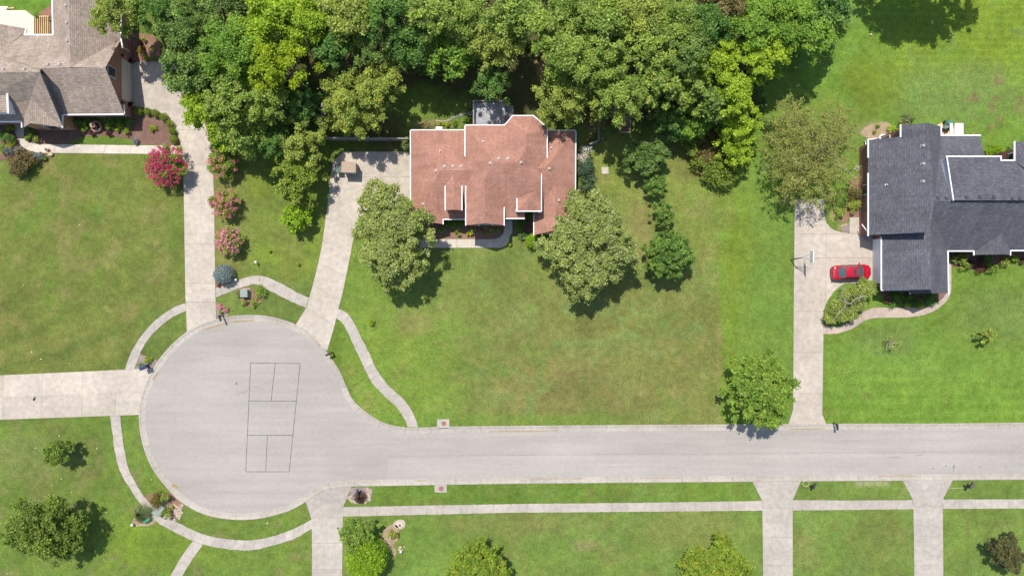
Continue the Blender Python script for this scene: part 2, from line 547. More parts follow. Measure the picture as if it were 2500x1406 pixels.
def ground_colour(px, py):
    n1 = vnoise(px, py, 90, 1); n2 = vnoise(px, py, 40, 2); n3 = vnoise(px, py, 160, 3)
    n4 = vnoise(px, py, 22, 4, 3); n5 = vnoise(px, py, 60, 5)
    wob = (n1 - 0.5) * 40
    def box(x0, x1, y0, y1, s=14, w=0.35):
        a = px + wob * w; b = py + wob * w
        return sst(a, x0 - s, x0 + s) * (1 - sst(a, x1 - s, x1 + s)) * sst(b, y0 - s, y0 + s) * (1 - sst(b, y1 - s, y1 + s))
    def blob(cx, cy, rx, ry, soft=0.5):
        d = np.sqrt(((px - cx) / rx) ** 2 + ((py - cy) / ry) ** 2) + (n2 - 0.5) * 0.9
        return 1 - sst(d, 1 - soft, 1 + soft)
    C = np.zeros(px.shape + (3,)); C[:] = (0.135, 0.185, 0.036)
    def mix(mask, rgb, amt=1.0):
        nonlocal C
        m = np.clip(mask * amt, 0, 1)[..., None]
        C = C * (1 - m) + np.array(rgb) * m
    tan = (0.255, 0.205, 0.085); olive = (0.165, 0.165, 0.045); lush = (0.115, 0.185, 0.03)
    greyg = (0.165, 0.205, 0.066); yel = (0.19, 0.235, 0.03); brown = (0.20, 0.15, 0.06)
    hi = lambda n, a, b: sst(n, a, b)
    # yard of the tan-roofed house
    L = box(-400, 452, 372, 914, 6, 0)
    mix(L, (0.152, 0.170, 0.040)); mix(L * hi(n2, 0.5, 0.7), tan, 0.5); mix(L * hi(n5, 0.55, 0.75), lush, 0.55)
    mix(L * sst(py, 700, 900), olive, 0.5)
    dg = np.sin((px * 0.42 + py * 1.0) * 0.075 + n3 * 4)
    mix(L * sst(py, 640, 860) * hi(dg, 0.2, 0.9), (0.10, 0.13, 0.03), 0.6)
    mix(box(-60, 130, -200, 80, 6, 0), (0.13, 0.22, 0.03))
    # strip between the two left driveways
    D = box(520, 800, 330, 760, 5, 0)
    mix(D, (0.155, 0.19, 0.04)); mix(D * (1 - sst(px, 545, 650)), tan, 0.45); mix(D * hi(n1, 0.5, 0.7), yel, 0.5)
    mix(D * blob(710, 600, 40, 90), olive, 0.5)
    # small lawns by the circle
    mix(box(340, 456, 755, 900, 6, 0), (0.135, 0.17, 0.04)); mix(box(520, 760, 690, 795, 6, 0), (0.145, 0.185, 0.045))
    mix(box(800, 1000, 780, 1045, 6, 0), (0.135, 0.19, 0.03))
    # big lawn of the red-roofed house
    Mm = box(835, 1762, 560, 1040, 14, 0.2)
    mix(Mm, (0.165, 0.205, 0.05)); mix(Mm * (1 - sst(px, 900, 1080)), (0.15, 0.22, 0.035), 0.8)
    mix(Mm * blob(1000, 900, 170, 140), (0.165, 0.235, 0.035), 0.8)
    mix(Mm * blob(1010, 790, 50, 30), tan, 0.6)
    mix(Mm * blob(1480, 900, 330, 200), brown, 0.55)
    mix(Mm * blob(1640, 800, 130, 130), olive, 0.6); mix(Mm * blob(1350, 960, 150, 70), brown, 0.55)
    mix(Mm * blob(1290, 720, 200, 80), olive, 0.35)
    mix(Mm * sst(px, 1050, 1200) * hi(n4, 0.53, 0.68) * hi(n1, 0.38, 0.6), greyg, 0.75)
    mix(Mm * blob(1440, 780, 210, 80) * hi(n2, 0.45, 0.6), (0.178, 0.232, 0.072), 0.7)
    mix(Mm * hi(n2, 0.6, 0.75), tan, 0.35); mix(Mm * hi(n5, 0.6, 0.78), lush, 0.4)
    mix(Mm * sst(py, 1000, 1025) * (1 - sst(px, 1450, 1650)), (0.14, 0.22, 0.035), 0.7)
    # the strip beyond the small trees
    E = box(1420, 1770, 330, 640, 12, 0.2)
    mix(E, (0.185, 0.215, 0.05)); mix(E * blob(1560, 590, 35, 110), tan, 0.7); mix(E * hi(n2, 0.55, 0.7), tan, 0.4)
    mix(E * blob(1690, 420, 60, 70), (0.19, 0.23, 0.05), 0.8)
    B = box(1757, 1945, 330, 1040, 10, 0.25)
    mix(B, (0.145, 0.213, 0.04)); mix(B * (1 - sst(px, 1760, 1850)), (0.175, 0.22, 0.025), 0.6)
    mix(B * blob(1800, 620, 40, 130), (0.16, 0.185, 0.015), 0.55); mix(B * hi(n1, 0.5, 0.72), (0.155, 0.235, 0.05), 0.5)
    sv = 0.5 + 0.5 * np.sin(px * 2 * math.pi / 30 + n3 * 1.5)
    mix(B * sv, (0.165, 0.235, 0.045), 0.4)
    sm = 0.5 + 0.5 * np.sin((py + 0.12 * px) * 2 * math.pi / 26 + n3 * 3)
    mix(Mm * sm, (0.18, 0.20, 0.055), 0.25)
    mix(box(1748, 1762, 780, 1035, 6, 0.1) * hi(n4, 0.3, 0.6), tan, 0.75)
    mix(box(1752, 1790, 380, 560, 8, 0.3) * hi(n2, 0.35, 0.6), tan, 0.3)
    # back lawn at the upper right
    U = box(1840, 4200, -900, 480, 22, 0.4)
    mix(U, (0.145, 0.225, 0.035)); mix(U * sst(px, 2050, 2350) * (1 - sst(py, 150, 260)), (0.165, 0.222, 0.022), 0.9)
    st = 0.5 + 0.5 * np.sin(py * 2 * math.pi / 17 + n3 * 2)
    mix(U * sst(px, 2080, 2250) * (1 - sst(py, 190, 280)) * st, (0.205, 0.268, 0.035), 0.75)
    mix(U * blob(2330, 230, 170, 70), (0.165, 0.222, 0.062), 0.8); mix(U * hi(n2, 0.56, 0.7), (0.16, 0.235, 0.06), 0.5)
    mix(U * blob(2130, 205, 70, 60), (0.16, 0.19, 0.02), 0.6); mix(U * blob(1990, 330, 120, 90), olive, 0.5)
    mix(U * blob(2420, 250, 90, 60) * hi(n4, 0.55, 0.68), (0.20, 0.14, 0.07), 0.8)
    mix(U * blob(2390, 330, 60, 70) * hi(n4, 0.58, 0.7), tan, 0.7)
    # front lawn of the slate-roofed house
    F = box(2008, 4200, 600, 1040, 8, 0)
    mix(F, (0.15, 0.222, 0.038)); mix(F * hi(n1, 0.45, 0.7), (0.18, 0.25, 0.05), 0.8)
    mix(F * sst(py, 900, 1000), (0.125, 0.205, 0.025), 0.7)
    mix(F * blob(2430, 770, 110, 60), (0.16, 0.20, 0.06), 0.6); mix(F * blob(2170, 830, 70, 40), (0.15, 0.2, 0.06), 0.6)
    st2 = 0.5 + 0.5 * np.sin(py * 2 * math.pi / 28 + n3 * 2)
    mix(F * sst(py, 860, 930) * st2, (0.165, 0.255, 0.04), 0.65)
    mix(F * blob(2070, 980, 70, 50) * hi(n4, 0.5, 0.7), olive, 0.6)
    # south of the street
    Q = box(836, 4200, 1170, 1700, 8, 0)
    mix(Q, (0.15, 0.205, 0.045)); mix(Q * box(830, 1900, 1180, 1245, 6, 0), (0.125, 0.19, 0.03), 0.8)
    mix(Q * hi(n5, 0.52, 0.7), (0.17, 0.22, 0.06), 0.6); mix(Q * blob(1060, 1330, 90, 120), (0.155, 0.225, 0.045), 0.8)
    mix(Q * blob(1680, 1290, 120, 50), tan, 0.3); mix(Q * blob(1250, 1280, 180, 30), tan, 0.3)
    mix(Q * blob(1430, 1330, 34, 14) , (0.27, 0.19, 0.11), 0.5); mix(Q * blob(2150, 1300, 60, 90), olive, 0.4)
    mix(box(2085, 2170, 1172, 1185, 5, 0.2) * hi(n4, 0.35, 0.5), (0.36, 0.30, 0.19), 0.7)
    mix(Q * blob(1960, 1340, 30, 60), tan, 0.25); mix(Q * hi(n2, 0.6, 0.75), brown, 0.3)
    # lower left yard
    K = box(-400, 345, 1012, 1700, 6, 0) + box(200, 765, 1230, 1700, 6, 0)
    mix(K, (0.128, 0.180, 0.036)); mix(K * hi(n1, 0.5, 0.7), (0.15, 0.195, 0.045), 0.7)
    dg2 = np.sin((px * 0.8 + py * 1.1) * 0.08 + n3 * 5)
    mix(K * hi(dg2, 0.2, 0.9), (0.155, 0.20, 0.035), 0.55); mix(K * hi(n2, 0.58, 0.75), (0.20, 0.18, 0.075), 0.6)
    mix(K * blob(400, 1330, 120, 60), (0.165, 0.225, 0.03), 0.6); mix(K * blob(80, 1120, 110, 60), (0.18, 0.18, 0.07), 0.5)
    # leaf litter below the wood, garden ground behind the red house
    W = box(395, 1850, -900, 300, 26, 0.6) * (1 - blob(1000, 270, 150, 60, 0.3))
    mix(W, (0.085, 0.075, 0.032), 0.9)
    mix(blob(1330, 165, 22, 36, 0.4), (0.40, 0.24, 0.13), 0.95); mix(blob(1335, 200, 26, 26, 0.5), (0.22, 0.2, 0.05), 0.7)
    mix(blob(935, 320, 60, 60), (0.13, 0.09, 0.04), 0.7); mix(blob(1060, 303, 55, 9, 0.5), (0.30, 0.22, 0.11), 0.8)
    mix(box(1640, 1760, 330, 440, 18, 0.5), (0.17, 0.15, 0.05), 0.7)
    mix(blob(2140, 318, 48, 17, 0.4), (0.36, 0.27, 0.17), 0.9); mix(blob(2065, 555, 18, 12, 0.4), (0.42, 0.31, 0.18), 0.7)
    mix(blob(2040, 525, 16, 16, 0.4), (0.42, 0.32, 0.18), 0.6)
    m5 = vnoise(px, py, 34, 11, 4); m6 = vnoise(px, py, 110, 12, 3)
    C = C * np.array([0.735, 0.79, 0.68]) * (0.64 + 0.42 * m5 + 0.30 * m6)[..., None]
    w_ = (0.09 * (vnoise(px, py, 26, 13, 3) - 0.5))[..., None]
    return np.clip(C * (1 + w_ * np.array([2.2, 0.0, 1.0])), 0.004, 1)

def build_ground():
    fx = np.arange(-30, 2531, 6.0); fy = np.arange(-30, 1437, 6.0)
    xs = np.concatenate([[-38750, -8750, -1500, -400, -150], fx, [2650, 2900, 4000, 11250, 41250]])
    ys = np.concatenate([[-39297, -9297, -1500, -400, -150], fy, [1560, 1800, 2900, 10703, 40703]])
    PX, PY = np.meshgrid(xs, ys, indexing='ij')
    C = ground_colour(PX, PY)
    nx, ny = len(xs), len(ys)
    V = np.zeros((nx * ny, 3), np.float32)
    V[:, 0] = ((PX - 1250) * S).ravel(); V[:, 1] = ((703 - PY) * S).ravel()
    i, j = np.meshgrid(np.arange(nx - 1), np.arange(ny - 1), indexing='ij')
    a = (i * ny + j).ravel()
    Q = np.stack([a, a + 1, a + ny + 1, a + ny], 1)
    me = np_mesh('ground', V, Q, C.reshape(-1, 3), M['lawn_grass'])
    o = link_mesh('ground', me, (0, 0, 0))
    tag(o, 'mown green lawns with brown dry patches between the driveways', kind='structure')
    return o

def np_mesh(name, V, Q, C, mat):
    me = bpy.data.meshes.new(name)
    me.vertices.add(len(V)); me.vertices.foreach_set('co', V.astype(np.float32).ravel())
    k = Q.shape[1]
    me.loops.add(Q.size); me.loops.foreach_set('vertex_index', Q.astype(np.int32).ravel())
    me.polygons.add(len(Q))
    me.polygons.foreach_set('loop_start', np.arange(0, Q.size, k, dtype=np.int32))
    me.polygons.foreach_set('loop_total', np.full(len(Q), k, np.int32))
    me.update(calc_edges=True)
    at = me.color_attributes.new('Col', 'FLOAT_COLOR', 'POINT')
    cc = np.ones((len(V), 4), np.float32); cc[:, :3] = C
    at.data.foreach_set('color', cc.ravel())
    me.materials.append(mat)
    return me

build_ground()

# ------------------------------------------------------------------ street, kerb
KERB = [(4000, 1010), (2500, 1031), (2100, 1033.5), (1800, 1035), (1500, 1037), (1250, 1039), (1085, 1041), (1021, 1043.5), (993, 1043),
        (959, 1038), (930, 1028), (902, 1011), (878, 992), (859, 971), (844, 938), (828, 903), (805, 868), (780, 837), (752, 811), (722, 792),
        (690, 780), (650, 771), (610, 769), (570, 771), (528, 779), (490, 792), (456, 810), (425, 836), (398, 865), (374, 900),
        (356, 938), (345, 970), (340, 1003), (341, 1040), (348, 1080), (360, 1118), (380, 1155), (408, 1190), (432, 1216), (460, 1236),
        (495, 1253), (541, 1264.5), (590, 1268), (625, 1266), (658, 1260), (709, 1245), (749, 1223), (775, 1205), (805, 1193), (859, 1187),
        (959, 1185), (1250, 1180), (1830, 1175), (2500, 1170), (4000, 1158)]
kline = smooth_line(KERB, 8)
def offset_line(pts, d):
    """shift a polyline to the side the street lies on"""
    out = []
    for i, p in enumerate(pts):
        a = pts[max(i - 1, 0)]; b = pts[min(i + 1, len(pts) - 1)]
        tx, ty = b[0] - a[0], b[1] - a[1]
        L = math.hypot(tx, ty) or 1
        out.append((p[0] + ty / L * d, p[1] - tx / L * d))
    return out
# travelling west along the north kerb the street is on the left (greater plan y)
inner = offset_line(kline, 15.0)
road_poly = g2(inner)
road = mk('road', [(x, y, 0.006) for x, y in road_poly], [tuple(range(len(road_poly)))], M['asphalt'], origin=(0, 0, 0.006))
tag(road, 'pale grey asphalt street ending in a round turning circle', kind='structure')

curb = None
def build_curb():
    global curb
    prof = [(0.0, 0.0), (0.0, 0.085), (3.0, 0.085), (5.6, 0.03), (10.5, 0.013), (15.4, 0.012), (15.4, 0.0)]
    d = [0.0]
    for a, b in zip(kline, kline[1:]): d.append(d[-1] + math.hypot(b[0] - a[0], b[1] - a[1]))
    tot = d[-1]
    nsec = int(tot / 61)
    lines = [offset_line(kline, q[0]) for q in prof]
    base = MB()
    lo = offset_line(kline, 0.5); hi_ = offset_line(kline, 15.2)
    for i in range(len(kline) - 1):
        a, b, c, e = lo[i], lo[i + 1], hi_[i + 1], hi_[i]
        base.add([G(*a, 0.005), G(*b, 0.005), G(*c, 0.005), G(*e, 0.005)], [(0, 1, 2, 3)])
    curb = base.build('curb', M['joint_dirt'], origin=(0, 0, 0))
    tag(curb, 'pale rolled concrete curb and gutter edging the street', kind='structure')
    xa = [np.array([p[0] for p in L]) for L in lines]; ya = [np.array([p[1] for p in L]) for L in lines]
    for s in range(nsec):
        t0 = tot * s / nsec + 0.25; t1 = tot * (s + 1) / nsec - 0.25
        ts = np.linspace(t0, t1, 7)
        vs = []; fs = []
        for t in ts:
            for (o, z), X, Y in zip(prof, xa, ya):
                vs.append(G(float(np.interp(t, d, X)), float(np.interp(t, d, Y)), z))
        k = len(prof)
        for i in range(len(ts) - 1):
            for j in range(k - 1):
                fs.append((i * k + j, i * k + j + 1, (i + 1) * k + j + 1, (i + 1) * k + j))
        fs.append(tuple(range(k))); fs.append(tuple(range((len(ts) - 1) * k, len(ts) * k))[::-1])
        mk('curb_section', vs, fs, M['curb_concrete'], curb)
build_curb()

# ------------------------------------------------------------------ paved strips made of slabs
def paved_strip(name, label, Lp, Rp, slab, mat, top=0.045, smooth=True, jit=0.25, gap=0.5, base=0.02):
    """strip between two plan polylines, cut into slabs that are parts of it"""
    if smooth:
        Lp = smooth_line(Lp, 8); Rp = smooth_line(Rp, 8)
    _, la = resample(Lp, 3); _, lb = resample(Rp, 3)
    n = max(1, round((la + lb) / 2 / slab))
    per = max(2, int(slab / 7))
    N = n * per + 1
    Ls, _ = resample(Lp, N); Rs, _ = resample(Rp, N)
    r = random.Random(int(Lp[0][0] * 3 + Lp[0][1]) + len(Lp))
    def j(p, i): 
        if i == 0 or i == N - 1: return p
        return (p[0] + r.uniform(-jit, jit), p[1] + r.uniform(-jit, jit))
    Ls = [j(p, i) for i, p in enumerate(Ls)]; Rs = [j(p, i) for i, p in enumerate(Rs)]
    ring = Ls + Rs[::-1]
    o = mk(name, [G(*p, base) for p in ring], [tuple(range(len(ring)))], M['joint_dirt'], origin=G(*Ls[N // 2], base))
    tag(o, label, kind='structure')
    for s in range(n):
        i0, i1 = s * per, (s + 1) * per
        A = Ls[i0:i1 + 1]; B = Rs[i0:i1 + 1]
        def trim(Q):
            Q = list(Q)
            def lerp(p, q, dd):
                L = math.hypot(q[0] - p[0], q[1] - p[1]) or 1
                t = min(0.4, dd / L)
                return (p[0] + (q[0] - p[0]) * t, p[1] + (q[1] - p[1]) * t)
            Q[0], Q[-1] = lerp(Q[0], Q[1], gap / 2), lerp(Q[-1], Q[-2], gap / 2)
            return Q
        A = trim(A); B = trim(B)
        prism('slab', g2(A + B[::-1]), base + 0.001, top + r.uniform(-0.004, 0.004), mat, o)
    return o

def paved_poly(name, label, poly, mat, cuts_x=(), cuts_y=(), top=0.045, gap=0.5, base=0.02):
    o = mk(name, [G(*p, base) for p in poly], [tuple(range(len(poly)))], M['joint_dirt'], origin=G(*poly[0], base))
    tag(o, label, kind='structure')
    xs = [-1e5] + list(cuts_x) + [1e5]; ys = [-1e5] + list(cuts_y) + [1e5]
    r = random.Random(len(poly) * 17 + int(poly[0][0]))
    for x0, x1 in zip(xs, xs[1:]):
        for y0, y1 in zip(ys, ys[1:]):
            q = clip(poly, 1, 0, -(x0 + gap / 2))
            if len(q) > 2: q = clip(q, -1, 0, x1 - gap / 2)
            if len(q) > 2: q = clip(q, 0, 1, -(y0 + gap / 2))
            if len(q) > 2: q = clip(q, 0, -1, y1 - gap / 2)
            if len(q) > 2 and area(q) > 6:
                prism('slab', g2(q), base + 0.001, top + r.uniform(-0.003, 0.003), mat, o)
    return o

def sheet(name, label, pts, mat, z, sub=5, kind='structure', closed=True, parent=None):
    p = smooth_line(list(pts) + [pts[0]], sub)[:-1] if sub else list(pts)
    r = random.Random(int(pts[0][0] * 7 + pts[0][1]))
    p = [(x + r.uniform(-.5, .5), y + r.uniform(-.5, .5)) for x, y in p]
    o = mk(name, [G(x, y, z) for x, y in p], [tuple(range(len(p)))], mat, parent, origin=None if parent is not None else G(*p[0], z))
    if kind: tag(o, label, kind=kind)
    return o

# driveway of the tan-roofed house: turning pad, then the long run to the circle
paved_poly('driveway', 'concrete parking pad beside the brick garage wall under trees',
           [(318, 152), (455, 152), (470, 230), (500, 300), (516, 352), (446, 374), (441, 352), (436, 335), (425, 310), (405, 285), (380, 270), (350, 263), (325, 260), (318, 262)],
           M['concrete_cream'], (), (206, 268, 318), top=0.045)
paved_poly('driveway', 'long straight pale driveway running down to the turning circle',
           [(446, 374), (449, 470), (450.5, 560), (453, 720), (457, 815), (490, 796), (528, 782), (526, 700), (524.5, 600), (523, 480), (519.5, 400), (516, 352)], M['concrete_cream'], (), (402, 498, 595, 692, 737))
# front walk of the tan-roofed house
paved_strip('walkway', 'cream front walk curving from the tan house to its driveway',
            [(59, 305), (59, 325), (60.5, 341), (71, 348), (92, 352), (130, 353), (196, 353.5), (270, 354.5), (340, 355.5), (440, 355)],
            [(35, 305), (37, 319), (44, 341), (54, 357), (70, 367), (86, 372), (107, 373.5), (200, 374.5), (340, 376), (446, 376.5)], 62, M['concrete_pale'], jit=0.1)
# west driveway: two rows of slabs
wd = [(-260, 923), (0, 916), (305, 902), (374, 898.5), (356, 938), (345, 970), (340, 1003), (341, 1012), (270, 1014.5), (0, 1024), (-260, 1032)]
wd_mid = lambda x: 966 - (x - 100) * 0.038
o = mk('driveway', [G(*p, 0.02) for p in wd], [tuple(range(len(wd)))], M['joint_dirt'], origin=G(200, 960, 0.02))
tag(o, 'wide cream driveway of square slabs meeting the left of the circle', kind='structure')
for x0, x1 in zip([-400, 8, 103, 201, 283], [8, 103, 201, 283, 400]):
    q = clip(clip(wd, 1, 0.03, -(x0 + 0.15 + 28.8)), -1, -0.03, x1 - 0.15 + 28.8)
    for sgn in (1, -1):
        r2 = clip(q, 0.038 * sgn, 1 * sgn, sgn * -(966 + 3.8) - 0.1)
        if len(r2) > 2 and area(r2) > 5: prism('slab', g2(r2), 0.021, 0.046 + random.uniform(-.003, .003), M['concrete_cream'], o)
# middle driveway
paved_poly('driveway', 'stained concrete parking pad left of the red roofed house',
           [(838, 371), (1012, 371), (1012, 500), (905, 500), (803, 478), (806, 440), (810, 416), (813, 395)], M['concrete_cream'], (), (433,), top=0.045)
paved_strip('driveway', 'tapering driveway curving from the red house to the circle',
            [(803, 478), (797, 520), (786, 600), (770, 672), (755, 727), (747, 752), (720, 796)],
            [(905, 500), (885, 530), (868, 565), (857, 615), (848, 660), (836, 718), (826, 754), (818, 790), (799, 856)], 62, M['concrete_cream'], smooth=True, jit=0.1)
# front walk of the red-roofed house
paved_poly('walkway', 'shaded concrete front walk along the mulch bed of the red house',
           [(1020, 584), (1206, 584), (1213, 582), (1221, 579), (1226, 574), (1230, 567), (1232, 552), (1232, 538), (1251, 538), (1251, 569), (1246, 573), (1243.5, 580), (1242.5, 590), (1236, 599), (1228, 603), (1219, 605), (1020, 605)],
           M['concrete_pale'], (1115, 1160, 1206), (), top=0.05)
# sidewalks round the circle
SW = 24
paved_strip('sidewalk', 'curved grey sidewalk between left lawn and circle',
            [(453, 740), (430, 748), (403, 764), (372, 789), (343, 823), (326, 850), (314, 876), (306, 902)],
            [(455, 758.5), (431, 769), (406, 785), (380, 808), (361, 830), (346, 855), (337, 877), (328, 901)], SW * 1.6, M['concrete_grey'], top=0.04)
paved_strip('sidewalk', 'grey sidewalk of short slabs sweeping round the lower left of the circle',
            [(269, 1015), (274, 1050), (281, 1103), (294, 1150), (321, 1197), (344, 1230), (374, 1265), (411, 1290), (471, 1319), (501, 1329), (552, 1339), (595, 1342), (625, 1341), (672, 1329), (719, 1314), (762, 1290)],
            [(294, 1014), (297, 1046), (304, 1096), (314, 1143), (331, 1177), (351, 1210), (388, 1246), (428, 1272), (481, 1297), (521, 1310), (568, 1317), (600, 1318), (625, 1317), (672, 1307), (719, 1289), (762, 1267)], SW * 1.05, M['concrete_grey'], top=0.04, jit=0.7)
paved_strip('walkway', 'narrow spur walk leaving the bottom of the frame from the round sidewalk',
            [(471, 1320), (448, 1351), (430, 1380), (414, 1410), (396, 1450)], [(495, 1329), (472, 1362), (456, 1386), (443, 1410), (424, 1450)], SW * 1.3, M['concrete_grey'], top=0.036, jit=0.3)
paved_strip('sidewalk', 'humped sidewalk crossing the lawn between the two left driveways',
            [(527, 703), (545, 698), (577, 686), (595, 679.5), (618, 673), (634, 673), (648, 675.5), (666, 683), (692, 694), (720, 711), (755, 727)],
            [(527, 726), (551, 717), (577, 706), (596, 700), (613, 695), (621, 694), (630, 695), (647, 703), (679, 720), (720, 740), (747, 751)], SW * 1.25, M['concrete_grey'], top=0.04, jit=0.7)
paved_strip('sidewalk', 'S-shaped sidewalk from the middle driveway down to the street curb',
            [(819, 776), (832, 784), (847, 807), (866, 848), (886, 891), (910, 936), (936, 963), (966, 991), (979, 1008), (989, 1024), (996, 1042)],
            [(826, 754), (846, 763), (860, 781), (877, 814), (901, 861), (916, 895), (945, 937), (973, 963), (993, 983), (1006, 1003), (1014, 1021), (1021, 1043)], SW * 1.3, M['concrete_grey'], top=0.04, jit=0.7)
# south sidewalk pieces
paved_strip('sidewalk', 'long straight sidewalk on the south side of the street',
            [(838, 1237), (1250, 1229.5), (1600, 1226), (1860, 1222)], [(837, 1260), (1250, 1250.5), (1600, 1248), (1861, 1245.5)], 41, M['concrete_grey'], smooth=False, top=0.04, jit=0.5)
paved_strip('sidewalk', 'sidewalk piece between the two driveways at the lower right',
            [(1935, 1220), (2080, 1221), (2228, 1220)], [(1935, 1245), (2080, 1243.5), (2230, 1242)], 41, M['concrete_grey'], smooth=False, top=0.04, jit=0.4)
paved_strip('sidewalk', 'sidewalk piece at the lower right corner of the frame',
            [(2301, 1218.5), (2500, 1218), (2900, 1217)], [(2302, 1241), (2500, 1240.5), (2900, 1239)], 41, M['concrete_grey'], smooth=False, top=0.04, jit=0.4)
# south driveways
paved_poly('driveway', 'driveway leaving the circle at the bottom beside the round hedge tree',
           [(747, 1225), (775, 1203), (790, 1196.5), (805, 1191.5), (830, 1188), (859, 1186), (838, 1237), (836.5, 1330), (834, 1520), (762, 1520), (762, 1330), (761, 1268)], M['concrete_grey'], (), (1263, 1325, 1388))
paved_strip('driveway', 'flared driveway at the lower right, nearer the middle',
            [(1837, 1174.5), (1860.5, 1222), (1862, 1330), (1864, 1520)], [(1955, 1173.5), (1935, 1220), (1935, 1330), (1935.5, 1520)], 66, M['concrete_grey'], smooth=False, jit=0.15)
paved_strip('driveway', 'flared driveway at the lower right, nearer the frame edge',
            [(2203, 1172), (2229, 1220), (2231, 1330), (2233, 1520)], [(2326, 1171), (2301, 1218), (2302, 1330), (2303.5, 1520)], 66, M['concrete_grey'], smooth=False, jit=0.15)
# right driveway
paved_poly('driveway', 'long pale driveway with basketball hoop and turning pad at the slate house',
           [(1940, 487), (2012, 487), (2012.5, 528), (2018, 545), (2026, 555), (2036, 562), (2052, 567), (2074, 570), (2074, 531), (2100, 531), (2100, 570), (2132, 573), (2132, 690),
            (2062, 692), (2049, 700), (2035, 712), (2022, 731), (2015, 745), (2010, 760), (2010, 815), (2007, 1010), (2017, 1036), (1924, 1036.5), (1936, 1000), (1938, 700)],
           M['concrete_cream'], (2016,), (572, 630, 760, 860, 960), top=0.045)
paved_strip('walkway', 'pinkish curved walk round the front of the slate house',
            [(2010, 792), (2030, 798), (2055, 795), (2085, 779), (2105, 762), (2122, 754.5), (2139, 751), (2196, 751), (2250, 750), (2276, 744), (2297, 732), (2310, 716), (2313, 704), (2313, 640)],
            [(2010, 815), (2030, 815), (2049, 813), (2082, 801), (2109, 784), (2136, 776.5), (2222, 774), (2269, 764), (2299, 746), (2314, 730), (2320, 716), (2322, 704), (2322, 690), (2322, 640)], 52, M['concrete_pink'], jit=0.1)
# patio behind the slate house
pat = [(2270 + 54 * math.cos(t), 345 - 50 * math.sin(t)) for t in np.linspace(0, math.pi, 17)]
pat = [(2306 + 36 * math.cos(t), 345 - 45 * math.sin(t)) for t in np.linspace(0, math.pi, 17)]
paved_poly('patio', 'tan half-round patio behind the slate roofed house', pat, M['patio_tan'], (), (), top=0.06)

# mulch beds
sheet('mulch_bed', 'brown mulch bed inside the curve of the left driveway',
      [(150, 312), (318, 300), (318, 263), (326, 261), (350, 264), (380, 271), (404, 286), (424, 311), (435, 336), (439, 353), (325, 353), (330, 345), (300, 336), (255, 332), (205, 333), (180, 342), (160, 352), (92, 351), (70, 347), (60, 341), (58, 316)], M['mulch'], 0.012, 0)
sheet('mulch_bed', 'mulch bed of blue shrubs left of the tan house walk',
      [(-20, 300), (34, 306), (38, 320), (45, 342), (55, 358), (70, 368), (87, 373), (130, 374), (122, 384), (105, 396), (88, 404), (60, 392), (30, 385), (-20, 392)], M['mulch'], 0.016, 3)
sheet('mulch_bed', 'mulch strip with red flowers right of the tan garage', [(318, 80), (372, 85), (392, 110), (390, 151), (318, 151)], M['mulch_red'], 0.012, 0)
sheet('mulch_bed', 'mulch patch behind the deck of the tan house', [(78, 52), (86, 38), (108, 24), (132, 6), (132, 52)], M['mulch_red'], 0.012, 0)
sheet('mulch_bed', 'brown mulch bed before the front gable of the red house',
      [(1040, 548), (1225, 552), (1231, 553), (1229, 566), (1225, 573), (1220, 578), (1212, 581), (1206, 583), (1040, 583)], M['mulch_red'], 0.012, 0)
sheet('mulch_bed', 'dark mulch beside the porch of the red house', [(1252, 538), (1305, 538), (1306, 580), (1262, 575), (1252, 572)], M['mulch'], 0.012, 0)
sheet('mulch_bed', 'grey mulch corner by the left mailbox at the circle', [(342, 864), (366, 872), (388, 881), (378, 898), (328, 901)], M['grey_mulch'], 0.012, 0)
sheet('mulch_bed', 'mulch corner with pink flowers beside the long driveway', [(528, 738), (545, 745), (558, 760), (556, 772), (528, 776)], M['grey_mulch'], 0.012, 0)
sheet('mulch_bed', 'mulch bed around the square green utility box', [(580, 706), (600, 700), (620, 706), (640, 712), (636, 740), (610, 748), (588, 738)], M['mulch_red'], 0.012, 4)
sheet('mulch_bed', 'small mulch patch beside the blue dwarf spruce', [(527, 694), (545, 690), (560, 700), (528, 703)], M['mulch_red'], 0.0125, 0)
sheet('mulch_bed', 'stony bare bed between sidewalk and circle at the lower left', [(344, 1230), (360, 1205), (420, 1203), (448, 1231), (438, 1250), (428, 1271), (405, 1262), (372, 1250)], M['mulch_red'], 0.012, 0)
sheet('mulch_bed', 'bare bed with green dome box left of the round sidewalk', [(330, 1258), (350, 1250), (372, 1262), (380, 1274), (360, 1284), (335, 1280), (322, 1276)], M['bare_earth'], 0.012, 4)
sheet('mulch_bed', 'grey gravel bed round the brown grass clump', [(857, 1190), (905, 1190), (908, 1210), (898, 1224), (875, 1230), (852, 1222)], M['grey_mulch'], 0.012, 3)
sheet('mulch_bed', 'pale earth bed beside the round bright hedge tree', [(940, 1290), (955, 1280), (972, 1285), (972, 1315), (960, 1328), (968, 1345), (962, 1362), (955, 1340), (930, 1320)], M['bare_earth'], 0.012, 4)
sheet('mulch_bed', 'pale sand ring in the bottom lawn', [(960, 1277), (968, 1270), (980, 1268), (989, 1275), (987, 1286), (977, 1291), (966, 1285)], M['concrete_pale'], 0.012, 4)
sheet('mulch_bed', 'bare garden strip behind the slate house', [(2100, 325), (2120, 308), (2165, 298), (2180, 320), (2175, 335), (2120, 338)], M['bare_earth'], 0.012, 4)
sheet('mulch_bed', 'dark planted bed under the south eaves of the slate garage', [(2150, 700), (2315, 712), (2300, 735), (2262, 752), (2200, 742), (2155, 722)], M['mulch'], 0.012, 3)
sheet('mulch_bed', 'dark planted bed along the slate house front', [(2322, 608), (2640, 608), (2640, 640), (2500, 638), (2440, 648), (2400, 660), (2340, 652), (2324, 650)], M['mulch'], 0.013, 3)
